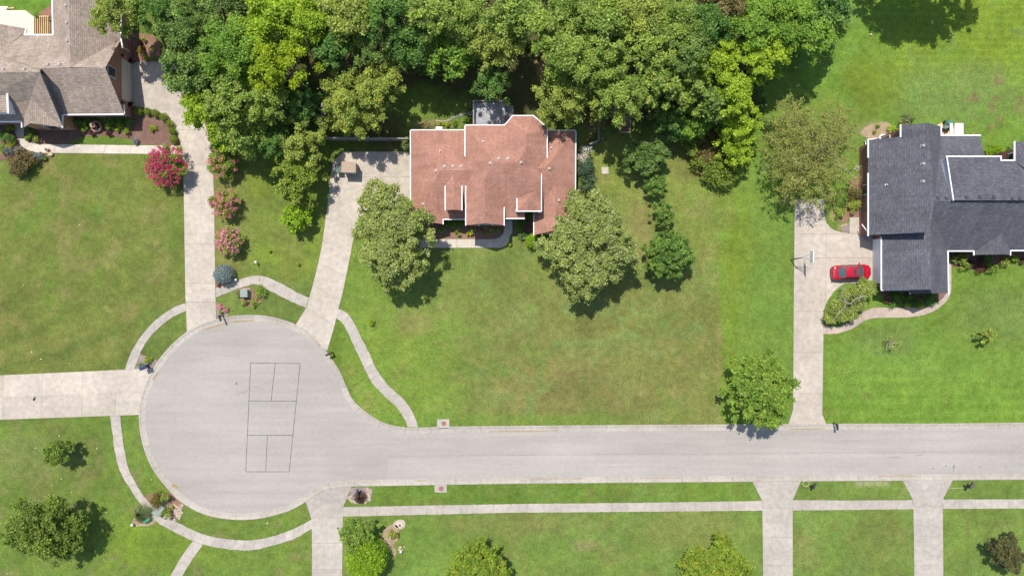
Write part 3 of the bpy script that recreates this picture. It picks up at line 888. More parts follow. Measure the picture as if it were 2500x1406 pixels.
sheet('mulch_bed', 'bare mulch strip left of the slate house wall', [(2076, 440), (2096, 430), (2098, 530), (2076, 530), (2060, 545), (2050, 535), (2066, 505)], M['mulch_red'], 0.0125, 3)
sheet('mulch_bed', 'stony mound beside the turning pad of the slate house', [(2052, 560), (2056, 549), (2068, 546), (2074, 552), (2074, 567), (2062, 567)], M['grey_mulch'], 0.0135, 3)

# painted court on the circle
def lines_on_road(pairs, name, w, mat, z):
    for a, b in pairs:
        A = G(*a, z); B = G(*b, z)
        mb = MB(); mb.bar(A, B, w, 0.004)
        mb.build(name, mat, road)
TL, TR, BR, BL = (612, 886), (733, 887), (706, 1151), (600, 1151)
K1, K2, K3, K4 = (606.5, 978), (723.5, 979), (714.5, 1062), (603, 1062)
lines_on_road([(TL, TR), (TR, BR), (BR, BL), (BL, TL), (K1, K2), (K4, K3), ((672, 887), (662, 978)), ((653, 1062), (648.5, 1151))], 'court_line', 0.062, M['paint_black'], 0.012)
for i, (a, b) in enumerate([((616, 944), (643, 950)), ((575, 965), (600, 958)), ((2170, 1116), (2196, 1115)), ((2234, 1111), (2252, 1110))]):
    lines_on_road([(a, b)], 'scuff_mark', 0.05, M['crack_tar'], 0.0115)
for i, (x, y, r_) in enumerate([(2278, 1143, 2.2), (2309, 1137, 2.2), (2329, 1136, 2.6), (2328, 1141, 2.4), (2327, 1148, 2), (2393, 1140, 1.8), (2456, 1139, 1.8), (577, 936, 3.0), (503, 1230, 1.6), (478, 1114, 1.4), (433, 905, 1.2), (973, 1074, 1.2), (794, 923, 1.2)]):
    sh = [(x + r_ * 1.2 * math.cos(t) * random.uniform(.7, 1.2), y + r_ * math.sin(t) * random.uniform(.7, 1.2)) for t in np.linspace(0, 2 * math.pi, 9)[:-1]]
    sheet('tar_spot', None, sh, M['crack_tar'], 0.0105, 0, kind=None, parent=road)
# the seam of a later layer of asphalt
sheet('asphalt_patch', None, [(945, 1118), (1400, 1112), (2000, 1110), (2700, 1106), (2700, 1152), (2000, 1158), (1400, 1163), (945, 1168)], M['asphalt_newer'], 0.0092, 0, kind=None, parent=road)
# long seams and a few wandering cracks
def crack(pts, w, name='crack'):
    mb = MB(); r = random.Random(int(pts[0][0]))
    p = smooth_line(pts, 5)
    p = [(x + r.uniform(-.6, .6), y + r.uniform(-.8, .8)) for x, y in p]
    for a, b in zip(p, p[1:]): mb.bar(G(*a, 0.0105), G(*b, 0.0105), w * r.uniform(.6, 1.3), 0.003)
    mb.build(name, M['seam_tar'], road)
crack([(948, 1113), (1300, 1110), (1700, 1107.5), (2100, 1104), (2560, 1101)], .05, 'seam')
crack([(946, 1116), (945, 1140), (945.5, 1166)], .04, 'seam')
for pts in ([(560, 965), (600, 955), (640, 938), (668, 930)], [(420, 1000), (430, 1040), (418, 1080)], [(830, 1090), (900, 1084), (960, 1086)], [(470, 880), (520, 868), (590, 872)], [(1480, 1140), (1600, 1137), (1690, 1140)], [(540, 1200), (620, 1205), (690, 1190)], [(1180, 1068), (1330, 1066), (1460, 1070)], [(2050, 1075), (2200, 1072), (2330, 1076)]):
    crack(pts, .035)
# rusty dirt lying in the gutter
for pts in ([(500, 802), (560, 786), (620, 781), (619, 783.5), (560, 789), (502, 805)], [(1020, 1172), (1040, 1171), (1041, 1174), (1022, 1175)], [(425, 1180), (436, 1188), (428, 1192), (418, 1184)], [(2340, 1163), (2420, 1162), (2500, 1164), (2420, 1166)], [(1300, 1168), (1420, 1167), (1421, 1169), (1300, 1170)], [(1560, 1166), (1640, 1165), (1640, 1167.5), (1560, 1168)], [(1930, 1046), (2010, 1045.5), (2010, 1048), (1930, 1048.5)], [(1200, 1052), (1350, 1050.5), (1350, 1052.5), (1200, 1054)], [(372, 925), (384, 908), (387, 910), (375, 928)], [(2150, 1161), (2230, 1160), (2230, 1162), (2150, 1163)]):
    sheet('gutter_dirt', None, pts, M['stain_rust'], 0.0145, 2, kind=None, parent=road)
# ------------------------------------------------------------------ houses
class Roof:
    """roof faces given as plan points with heights; coincident points are welded"""
    def __init__(self): self.v = []; self.f = []; self.idx = {}
    def p(self, px, py, h):
        k = (round(px, 1), round(py, 1), round(h, 2))
        if k not in self.idx:
            self.idx[k] = len(self.v); self.v.append(P(px, py, h))
        return self.idx[k]
    def face(self, *pts):
        ids = [self.p(*q) for q in pts]
        # wind so that the face looks upwards
        vs = [self.v[i] for i in ids]
        n = Vector((0, 0, 0))
        for a, b in zip(vs, vs[1:] + vs[:1]): n += a.cross(b)
        if n.z < 0: ids = ids[::-1]
        self.f.append(tuple(ids))
    def build(self, mat, parent, thick=0.16):
        # each plane gets its own vertices so that the UVs run along its own slope
        o = mk('roof', self.v, self.f, mat, parent, uvmode=True)
        o.data.update()
        md = o.modifiers.new('thickness', 'SOLIDIFY'); md.thickness = thick; md.offset = -1.0
        md.use_even_offset = False
        self.bvh = BVHTree.FromPolygons([v.copy() for v in self.v], self.f)
        return o
    def hit(self, px, py):
        """point of the roof seen at a plan coordinate"""
        c = Vector((0, 0, H)); d = (P(px, py, 0) - c).normalized()
        loc, n, _, _ = self.bvh.ray_cast(c, d)
        return (loc, n) if loc is not None else (P(px, py, 4), Vector((0, 0, 1)))

def gutter(parent, pts, w=0.16, name='gutter', mat=None, hgt=0.13, out=0.0):
    mb = MB()
    for i, (a, b) in enumerate(zip(pts, pts[1:])):
        A, B = P(*a), P(*b)
        A.z += 0.004 * (i % 2); B.z += 0.004 * (i % 2)
        d = (B - A).normalized() * (w * 0.5)
        mb.bar(A - d + Vector((0, 0, 0.015)), B + d + Vector((0, 0, 0.015)), w, hgt)
    return mb.build(name, mat or M['white_trim'], parent)

def walls(parent, loop, mat, name='wall'):
    """loop of ground plan points with the height of the wall top at each"""
    vs = []; fs = []
    n = len(loop)
    for px, py, h in loop:
        vs.append(G(px, py, 0.0)); vs.append(G(px, py, h))
    for i in range(n):
        a = 2 * i; b = 2 * ((i + 1) % n)
        fs.append((a, b, b + 1, a + 1))
    return mk(name, vs, fs, mat, parent, uvmode=True)

def wall_panel(parent, name, a, b, z0, z1, proud, mat, thick=0.05):
    """upright panel (door, window) on the wall that runs a->b in plan; proud = shift to its outside"""
    A = G(*a, 0); B = G(*b, 0)
    d = (B - A).normalized(); nrm = Vector((-d.y, d.x, 0))
    m = (A + B) / 2 + nrm * (proud)
    L = (B - A).length
    mb = MB(); mb.box((m.x, m.y, (z0 + z1) / 2), L, thick, z1 - z0, math.atan2(d.y, d.x))
    return mb.build(name, mat, parent)

def window(parent, a, b, z0, z1, proud=0.03):
    f = wall_panel(parent, 'window', a, b, z0 - 0.07, z1 + 0.07, proud, M['white_trim'], 0.06)
    A = Vector((a[0], a[1])); B = Vector((b[0], b[1])); c = (A + B) / 2
    g = wall_panel(parent, 'pane', tuple(c + (A - c) * 0.86), tuple(c + (B - c) * 0.86), z0, z1, proud + 0.035, M['glass_dark'], 0.02)
    g.parent = f
    return f

def vent(parent, roof, px, py, mat, s=0.28, hgt=0.2, name='roof_vent'):
    loc, n = roof.hit(px, py)
    mb = MB()
    k = s / 2
    # a slant-topped hood: low on the uphill side
    dn = Vector((n.x, n.y, 0)); dn = dn.normalized() if dn.length > 0.01 else Vector((0, -1, 0))
    sd = Vector((-dn.y, dn.x, 0))
    lo = loc - Vector((0, 0, 0.25))
    b = [lo - dn * k - sd * k, lo - dn * k + sd * k, lo + dn * k + sd * k, lo + dn * k - sd * k]
    zt = loc.z + hgt
    t = [Vector((q.x, q.y, zt - (0.02 if i > 1 else 0.0))) for i, q in enumerate(b)]
    mb.add(b + t, [(0, 1, 2, 3), (7, 6, 5, 4), (0, 4, 5, 1), (1, 5, 6, 2), (2, 6, 7, 3), (3, 7, 4, 0)])
    # flange lying on the slope
    fl = [loc + (Vector((dx, dy, 0)) if False else (dn * dx + sd * dy)) for dx, dy in ((-1.5 * k, -1.4 * k), (-1.5 * k, 1.4 * k), (1.3 * k, 1.4 * k), (1.3 * k, -1.4 * k))]
    fl = [Vector((q.x, q.y, loc.z - ((q - loc).x * n.x + (q - loc).y * n.y) / max(0.2, n.z) + 0.02)) for q in fl]
    mb.add(fl, [(0, 1, 2, 3)])
    return mb.build(name, mat, parent)

def pipe(parent, roof, px, py, r=0.07, hgt=0.35):
    loc, n = roof.hit(px, py)
    mb = MB(); mb.lathe((loc.x, loc.y, loc.z), [(r * 2.0, -0.15), (r * 2.0, 0.03), (r, 0.08), (r, hgt), (r * 0.7, hgt + 0.01)], 10)
    return mb.build('vent_pipe', M['pipe_grey'], parent)

# ---------------- the red-roofed house in the middle
def red_house():
    t = empty('house', G(1205, 440), 'house with rust red shingle roof and white gutters in the middle of the picture', 'house')
    R = Roof()
    A = (1002, 318, 2.8); L1 = (1075, 416, 5.6); L2 = (1159, 416, 5.55); LF1 = (1041, 476, 4.3); LF2 = (1041, 541, 4.3)
    C = (1135, 306, 4.6); Cd = (1135, 381, 4.6); Gd = (1137, 455, 4.65); Ge = (1137, 550, 4.65)
    F1 = (1183, 437, 6.5); F2 = (1183, 545, 6.5); M1 = (1207, 396, 7.4); M2 = (1262, 396, 7.4)
    R.face(A, (1003, 548, 2.8), LF2, LF1, L1)
    R.face(A, L1, L2, Cd, (1141, 318, 2.8))
    R.face(LF1, LF2, (1081, 547, 2.8), (1082, 536, 2.8))
    R.face(L1, LF1, (1082, 536, 2.8), (1140, 536, 2.8), (1140, 455, 4.67), L2)
    R.face(C, Cd, L2, Gd, Ge, F2, F1, M1)
    D = (1232, 306, 4.6); B1 = (1284, 328, 6.5); B2 = (1284, 369, 6.55); Eb = (1252, 283, 4.6); Fb = (1302, 283, 4.6); Gb = (1336, 312, 4.6); Gd2 = (1336, 385, 4.6)
    R.face(C, D, B2, M2, M1)
    R.face(D, Eb, B1); R.face(Eb, Fb, B1); R.face(Fb, Gb, B1); R.face(D, B1, B2)
    E1 = (1291, 484, 5.85); E2 = (1309, 466, 5.65); RV = (1312, 411, 5.5); Q1 = (1322, 421, 5.1)
    R.face(B1, Gb, Gd2, RV, Q1, (1322, 516, 5.05), E1, E2, M2, B2)
    R.face(F1, F2, (1231, 550, 4.65), (1231, 507, 4.5))
    R.face(M1, F1, (1231, 507, 4.5), (1231, 534, 3.9), (1281, 534, 3.9), (1281, 467, 5.5), E2, M2)
    R.face((1262, 516, 5.05), (1262, 485, 5.05), (1280, 467, 5.55), E2, E1)
    R.face((1262, 516, 5.05), (1322, 516, 5.05), E1)
    R1 = (1330, 411, 5.6); I = (1406, 319, 2.8); RF1 = (1356, 449, 4.6); RF2 = (1357, 562, 4.6)
    R.face((1334, 319, 2.8), I, R1, RV, Gd2)
    R.face(I, (1404, 574, 2.8), RF2, RF1, R1)
    R.face(RV, R1, RF1, (1303, 530, 2.8), (1303, 500, 3.4), (1318, 430, 5.0))
    R.face(RF1, RF2, (1303, 574, 2.8), (1303, 530, 2.8))
    # dormer
    D0 = (1106, 426, 5.42); D1 = (1106, 512, 5.42)
    R.face(D0, D1, (1086, 513.5, 4.72), (1086, 455, 4.72)); R.face(D0, D1, (1129, 513.5, 4.72), (1129, 455, 4.72))
    R.build(M['shingle_red'], t)
    lp = [(1016, 337, 2.7), (1147, 337, 2.7), (1147, 334, 4.5), (1234, 334, 4.5), (1254, 312, 4.5), (1297, 312, 4.5), (1326, 338, 4.5), (1327, 338, 2.7), (1395, 338, 2.7),
          (1395, 572, 2.7), (1351, 572, 4.4), (1307, 572, 2.7), (1307, 498, 2.9), (1275, 498, 3.8), (1275, 536, 3.8), (1226, 536, 3.8), (1226, 552, 4.5), (1187, 552, 6.25), (1149, 552, 4.5), (1149, 535, 2.7), (1081, 535, 2.7), (1081, 546, 2.7), (1049, 546, 4.1), (1017, 546, 2.7)]
    walls(t, lp, M['brick_tan'])
    # dormer walls
    g0 = P(1088, 510, 4.7); g1 = P(1127, 510, 4.7); bk = P(1088, 452, 4.7); bk2 = P(1127, 452, 4.7)
    gm = P(1106, 510, 5.3)
    lo = lambda v, z: Vector((v.x, v.y, z))
    dm = MB().add([lo(g0, 3.3), lo(g1, 3.3), g1, gm, g0], [(0, 1, 2, 3, 4)]).add([lo(g0, 3.3), g0, bk, lo(bk, 4.4)], [(0, 1, 2, 3)]).add([lo(g1, 3.3), lo(bk2, 4.4), bk2, g1], [(0, 1, 2, 3)])
    dw = dm.build('dormer_wall', M['siding_white'], t)
    c = (g0 + g1) / 2
    MB().box((c.x, c.y - 0.04, 4.15), 0.9, 0.06, 0.8).build('window', M['glass_dark'], dw)
    for g in ([(1002, 318, 2.8), (1135, 318, 2.8)], [(1002, 318, 2.8), (1003, 548, 2.8)], [(1135, 306, 4.6), (1135, 381, 4.6)], [(1135, 306, 4.6), (1232, 306, 4.6), (1252, 283, 4.6), (1302, 283, 4.6), (1336, 312, 4.6), (1336, 385, 4.6)],
              [(1337, 319, 2.8), (1406, 319, 2.8)], [(1406, 319, 2.8), (1404, 574, 2.8)], [(1303, 520, 2.8), (1303, 574, 2.8)], [(1322, 421, 5.1), (1322, 516, 5.05), (1262, 516, 5.05), (1262, 485, 5.05)],
              [(1231, 507, 4.6), (1231, 550, 4.65)], [(1231, 534, 3.9), (1280, 534, 3.9)], [(1137, 455, 4.65), (1137, 550, 4.65)], [(1087, 455, 4.72), (1087, 513, 4.72)], [(1128, 455, 4.72), (1128, 513, 4.72)], [(1082, 547, 2.8), (1082, 536, 2.8), (1136, 536, 2.8)]):
        gutter(t, g, 0.10)
    for x, y in ((1065, 417), (1085.6, 406), (1106, 406), (1126, 406), (1196.5, 398.5), (1217.6, 387), (1240.5, 387), (1272, 397), (1341, 412), (1033, 498), (1364.5, 489), (1365, 530)):
        vent(t, R, x, y, M['vent_tan'])
    for x, y in ((1074.5, 370), (1180, 346.5), (1346, 362)):
        pipe(t, R, x, y)
    window(t, (1204, 552), (1170, 552), 0.9, 2.4)
    window(t, (1140, 535), (1115, 535), 1.0, 2.2)
    window(t, (1365, 572), (1335, 572), 0.9, 2.3)
    dr = wall_panel(t, 'front_door', (1300, 498), (1282, 498), 0.05, 2.15, 0.03, M['door_white'])
    for x in (1262, 1318):
        b = P(x, 514, 4.95)
        MB().box((b.x, b.y, 2.5), 0.25, 0.25, 4.9).build('porch_column', M['white_trim'], t)
    return t
red_house()

# ---------------- the slate-roofed house on the right
def slate_house():
    t = empty('house', G(2250, 560), 'house with dark slate grey shingle roof and white gutters on the right', 'house')
    R = Roof()
    N1 = (2264, 300, 7.2); N2 = (2268, 567, 7.2); J = (2282, 491, 7.3); K = (2270, 511, 6.6)
    R.face((2119, 342, 2.8), (2119, 574, 2.8), N2, N1, (2198, 307, 5.1), (2198, 334, 5.1))
    R.face(N1, (2297, 309, 4.4), (2297, 331, 4.4), J, K, N2)
    R.face((2297, 331, 4.4), (2392, 331, 4.4), (2428, 491, 7.25), J)
    far = 2760
    R.face(J, (far, 491, 7.3), (far, 612, 2.8), (2313, 612, 2.8), K)
    G1 = (2271, 562, 6.0); G2 = (2271, 707, 6.0)
    R.face((2151, 570, 2.8), (2151, 708, 2.8), G2, G1)
    R.face(G1, G2, (2277, 716, 5.75), (2315, 716, 2.8), (2313, 612, 2.8), K)
    R.face((2222, 707, 3.7), (2222, 716.5, 3.2), (2278, 716.5, 3.2), (2278, 707, 3.7))
    # shed dormer over the east wing and the cross wing at the frame edge
    R.face((2310, 383, 6.75), (2444, 383, 6.75), (2444, 392, 6.8), (2476, 392, 6.8), (2560, 470, 7.6), (far, 470, 7.55), (far, 490, 7.65), (2327, 489, 7.65))
    R.face((2476, 347, 6.7), (2476, 392, 6.8), (2580, 470, 8.2), (2580, 342, 8.2)); R.face((2580, 470, 8.2), (2580, 342, 8.2), (far, 347, 6.0), (far, 470, 6.6))
    S0 = (2447, 568, 4.5); S1 = (2447, 621, 4.5)
    R.face(S0, S1, (2377, 622, 2.85), (2384, 611, 2.9)); R.face(S0, S1, (2466, 622, 2.85), (2466, 611, 2.9))
    R.build(M['shingle_slate'], t)
    walls(t, [(2097, 360, 2.7), (2146, 360, 4.9), (2146, 336, 4.9), (2180, 336, 6.7), (2232, 336, 4.3), (2232, 357, 4.3), (2325, 357, 4.3), (2325, 412, 5.2), (2374, 412, 6.2), (2374, 420, 6.2), (2402, 420, 6.2), (2402, 384, 6.2), (2620, 384, 6.2), (2620, 608, 2.7), (2420, 608, 2.7),
              (2420, 616, 2.7), (2382, 616, 4.3), (2344, 616, 2.7), (2344, 608, 2.7), (2273, 608, 2.7), (2273, 705, 2.7), (2195, 703, 5.7), (2131, 701, 2.7), (2131, 574, 2.7), (2180, 574, 6.8), (2097, 574, 2.7)], M['brick_dark'])
    # west cheek of the shed dormer
    a = P(2312, 386, 6.7); b = P(2327, 488, 7.6); c = P(2298, 399, 5.35)
    c = Vector((a.x, a.y, 5.0)); dd = Vector((b.x, b.y, 7.1))
    a.z = 6.62; b.z = 7.5
    MB().add([c, a, b, dd], [(0, 1, 2, 3)]).build('dormer_wall', M['siding_white'], t)
    gutter(t, [(2311, 384, 6.77), (2327, 489, 7.67)], 0.1, 'rake_trim')
    for g in ([(2119, 424, 2.8), (2119, 575, 2.8)], [(2119, 341, 2.8), (2119, 384, 2.8)], [(2198, 306, 5.1), (2198, 334, 5.1)], [(2297, 309, 4.4), (2297, 331, 4.4), (2392, 331, 4.4)], [(2310, 382.5, 6.75), (2443, 382.5, 6.75), (2443, 392, 6.75), (2476, 392, 6.75), (2476, 347, 6.7)],
              [(2151, 580, 2.8), (2151, 708, 2.8), (2222, 708, 2.8), (2222, 717, 2.8)], [(2315, 717, 2.8), (2313.5, 613, 2.8), (2377, 613, 2.8), (2377, 622, 2.8)], [(2466, 622, 2.8), (2466, 612, 2.8), (2700, 612, 2.8)]):
        gutter(t, g, 0.14)
    for x, y in ((2252.5, 356), (2252.5, 400), (2252.5, 443)):
        vent(t, R, x, y, M['vent_grey'], 0.22)
    for x, y in ((2290, 483), (2311, 484), (2360, 481), (2393, 481), (2426, 481), (2472, 485), (2490, 485)):
        vent(t, R, x, y, M['vent_dark'], 0.3, 0.15)
    pipe(t, R, 2163, 452)
    gd = wall_panel(t, 'garage_door', (2131, 692), (2131, 585), 0.05, 2.3, 0.04, M['door_white'], 0.06)
    for k in range(4):
        z = 0.35 + k * 0.56
        wall_panel(t, 'door_panel', (2131, 691), (2131, 586), z - 0.25, z + 0.25, 0.085, M['door_white'], 0.03).parent = gd
    window(t, (2097, 480), (2097, 455), 1.0, 2.2)
    window(t, (2402, 412), (2402, 392), 4.2, 5.4)
    window(t, (2330, 608), (2300, 608), 0.9, 2.2)
    window(t, (2400, 616), (2365, 616), 0.9, 2.2)
    window(t, (2146, 354), (2146, 340), 1.0, 2.4)
    MB().bar(P(2104, 548, 1.6), P(2118, 566, 2.6), 0.09, 0.09).build('downspout', M['white_trim'], t)
    return t
slate_house()

# ---------------- the tan-roofed house at the upper left
def tan_house():
    t = empty('house', G(150, 190), 'brick house with weathered tan shingle roof at the upper left', 'house')
    R = Roof()
    GA = (257, 166, 6.2); GB = (101, 168, 6.2); GN = (295, 97, 2.8); R1 = (172, 165, 6.3); R0 = (166, -90, 6.3)
    R.face(GA, (304, 280, 2.8), (125, 281, 2.8), (70, 168, 6.2))
    R.face(GA, GN, R1)
    R.face(R0, R1, GN, (297, -90, 2.8))
    R.face(R0, R1, (130, 86, 3.3), (126, -90, 3.3))
    ML = (97, 176, 7.35); MX = (-160, 178, 7.35); F0 = (74, 243, 4.6); F1 = (74, 301, 4.6)
    R.face(MX, ML, (97, 172, 6.9), GB, R1, (130, 86, 3.3), (61, 86, 3.3), (-10, 132, 5.2))
    R.face(ML, MX, (-160, 298, 2.8), (57, 298, 2.8), F0, (153, 310, 2.9))
    R.face(F0, F1, (58, 311, 2.85), (57, 297, 2.85)); R.face(F0, F1, (153, 311, 2.85), (151, 306, 2.9))
    R.face((65, 71, 3.2), (61, 86, 3.3), (-10, 132, 5.2), (-160, 178, 6.6), (-160, 30, 6.6))
    R.face((-60, 221, 5.35), (18, 221, 5.35), (20, 274, 4.7), (-60, 274, 4.7))
    R.build(M['shingle_tan'], t)
    walls(t, [(321, -90, 2.7), (321, 110, 2.7), (321, 205, 6.0), (321, 288, 2.7), (190, 288, 2.7), (190, 318, 2.6), (182, 318, 2.7), (139, 318, 4.4), (108, 318, 2.7), (94, 318, 2.7), (94, 306, 2.7), (-120, 306, 2.7), (-120, 120, 3.0), (80, 120, 3.0), (100, 112, 3.1), (172, 112, 3.1), (172, -90, 3.1)], M['brick_orange'])
    # gable end of the main part standing above the garage roof
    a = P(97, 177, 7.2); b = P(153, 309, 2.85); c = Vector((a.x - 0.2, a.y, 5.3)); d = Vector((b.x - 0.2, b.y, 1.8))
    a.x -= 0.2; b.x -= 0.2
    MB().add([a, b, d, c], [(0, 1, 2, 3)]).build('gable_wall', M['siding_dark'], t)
    # cheek and front of the shed dormer
    k0 = P(18, 222, 5.3); k1 = P(20, 273, 4.62); k2 = Vector((k1.x, k1.y, 3.2)); k3 = Vector((k0.x, k0.y, 4.9))
    w0 = P(-60, 273, 4.62)
    MB().add([k0, k1, k2, k3], [(0, 1, 2, 3)]).add([k1, w0, Vector((w0.x, w0.y, 3.2)), k2], [(0, 1, 2, 3)]).build('dormer_wall', M['siding_white'], t)
    gutter(t, [(18.5, 221, 5.38), (20.5, 275, 4.74)], 0.2, 'rake_trim')
    for g in ([(126, -90, 3.3), (130, 86, 3.3), (61, 86, 3.3)], [(65, 70, 3.25), (61, 86, 3.3)], [(157, 281, 2.8), (304, 280, 2.8)], [(-160, 298, 2.8), (54, 298, 2.8), (54, 311, 2.8)], [(153, 282, 2.9), (153, 311, 2.85)], [(304, 280, 2.8), (303, 258, 2.8)], [(295, -90, 2.8), (296, 82, 2.8)], [(296, 97, 2.8), (300, 117, 2.8)]):
        gutter(t, g, 0.14)
    for x, y in ((162, 14), (164, 56), (165, 100), (118, 158), (146, 158), (9, 170.5), (60, 170.5)):
        vent(t, R, x, y, M['vent_grey'], 0.26)
    gd = wall_panel(t, 'garage_door', (321, 157), (321, 254), 0.05, 2.2, 0.05, M['door_cream'], 0.07)
    for k in range(4):
        z = 0.33 + k * 0.53
        wall_panel(t, 'door_panel', (321, 158), (321, 253), z - 0.23, z + 0.23, 0.1, M['door_cream'], 0.03).parent = gd
    window(t, (321, 190), (321, 215), 3.5, 4.9, 0.04)
    for y in (150, 262):
        MB().box(G(323.5, y, 2.1), 0.18, 0.2, 0.4).build('wall_lamp', M['black_metal'], t)
    window(t, (165, 318), (135, 318), 0.9, 2.2, 0.04)
    MB().bar(P(280, 74, 3.2), P(296, 78, 2.9), 0.05, 0.05).build('antenna', M['black_metal'], t)
    for a, b in (((303, 88, 2.5), (317, 98, 0.4)), ((304, 118, 2.5), (318, 127, 0.4))):
        MB().bar(P(*a), P(*b), 0.08, 0.08).build('downspout', M['white_trim'], t)
    return t
tan_house()

# deck of the tan house: planks laid at a slant, plus open joists by the wall
def tan_deck():
    t = empty('deck', G(40, 60), 'pale cream plank deck behind the tan roofed house', 'deck')
    outline = [(-120, 32), (72, 32), (94, 48), (94, 98), (-120, 98)]
    ang = math.radians(38); dx, dy = math.cos(ang), math.sin(ang)
    mb = MB()
    for k in range(-60, 60):
        c0 = k * 3.2
        q = clip(clip(outline, -dy, dx, -c0), dy, -dx, c0 + 2.95)
        if len(q) > 2 and area(q) > 0.5:
            p = g2(q)
            a = sum(p[i][0] * p[(i + 1) % len(p)][1] - p[(i + 1) % len(p)][0] * p[i][1] for i in range(len(p)))
            if a < 0: p = p[::-1]
            n = len(p)
            mb.add([(x, y, 0.72) for x, y in p] + [(x, y, 0.76) for x, y in p], [tuple(range(n, 2 * n))] + [(i, (i + 1) % n, n + (i + 1) % n, n + i) for i in range(n)])
    tag(mb.build('planks', M['deck_cream'], t), kind='stuff')
    p = g2(outline); n = len(p)
    mb = MB().add([(x * 1.0, y, 0.0) for x, y in p] + [(x, y, 0.7) for x, y in p], [tuple(range(n, 2 * n))] + [(i, (i + 1) % n, n + (i + 1) % n, n + i) for i in range(n)])
    mb.build('deck_frame', M['wood_new'], t)
    s = empty('deck_steps', G(5, 25), 'low cream steps at the left edge of the tan house deck', 'steps')
    for k in range(3):
        MB().box(G(-2, 29 - k * 4.5, 0.3 - k * 0.09), 2.4, 0.22, 0.4 - k * 0.12).build('step', M['deck_cream'], s)
    j = empty('joist_frame', G(112, 66), 'open yellow timber joist frame beside the tan house deck', 'timber frame')
    for k in range(7):
        x = 97 + k * 4.9
        MB().bar(G(x, 47, 0.62), G(x, 99, 0.62), 0.07, 0.2).build('joist', M['wood_new'], j)
    for y in (46, 99):
        MB().bar(G(95.5, y, 0.62), G(129, y, 0.62), 0.09, 0.22).build('beam', M['wood_new'], j)
    for x, y in ((97, 47), (128, 47), (97, 98), (128, 98)):
        MB().bar(G(x, y, 0), G(x, y, 0.6), 0.1, 0.1).build('post', M['wood_new'], j)
    sheet('bare_ground', 'straw coloured bare ground below the joist frame', [(96, 48), (130, 48), (130, 99), (96, 99)], M['bare_earth'], 0.014, 0)
    for (x, y, w) in ((29, 21.5, 0.7), (44, 29, 0.75)):
        tag(MB().box(G(x, y, 0.1), w, 0.12, 0.08, 0.05).build('timber_board', M['wood_new']), 'loose yellow board on the ground ' + ('nearer the deck steps' if x < 40 else 'against the deck edge'), 'board')
tan_deck()

# deck behind the red house
def red_deck():
    t = empty('deck', G(1205, 285), 'shaded grey deck with railing behind the red roofed house', 'deck')
    mb = MB()
    for k in range(24):
        y = 258 + k * 3.0
        mb.box(G(1196, y, 0.86), 3.75, 0.136, 0.04)
    tag(mb.build('planks', M['wood_deck'], t), kind='stuff')
    MB().box(G(1196, 292, 0.42), 3.7, 3.6, 0.8).build('deck_frame', M['wood_fence'], t)
    for (a, b) in (((1158, 257), (1237, 257)), ((1158, 257), (1158, 325)), ((1221, 257), (1221, 325))):
        MB().bar(G(*a, 1.9), G(*b, 1.9), 0.14, 0.06).build('handrail', M['wood_fence'], t)
        mb = MB(); A = G(*a, 0); B = G(*b, 0); n = int((B - A).length / 0.16)
        for k in range(n):
            q = A + (B - A) * (k / n); mb.bar(q + Vector((0, 0, .9)), q + Vector((0, 0, 1.86)), 0.035, 0.035)
        tag(mb.build('balusters', M['wood_fence'], t), kind='stuff')
    for x, y in ((1158, 257), (1190, 257), (1221, 257), (1237, 257), (1158, 290), (1221, 290)):
        MB().bar(G(x, y, 0), G(x, y, 1.95), 0.12, 0.12).build('post', M['wood_fence'], t)
    t2 = empty('deck_landing', G(1237, 285), 'lower wooden landing right of the shaded grey deck', 'landing')
    mb = MB()
    for k in range(20): mb.box(G(1238, 262 + k * 3.0, 0.5), 1.55, 0.136, 0.04)
    tag(mb.build('planks', M['wood_fence'], t2), kind='stuff')
    MB().box(G(1238, 290, 0.24), 1.5, 2.9, 0.46).build('landing_frame', M['wood_fence'], t2)
red_deck()
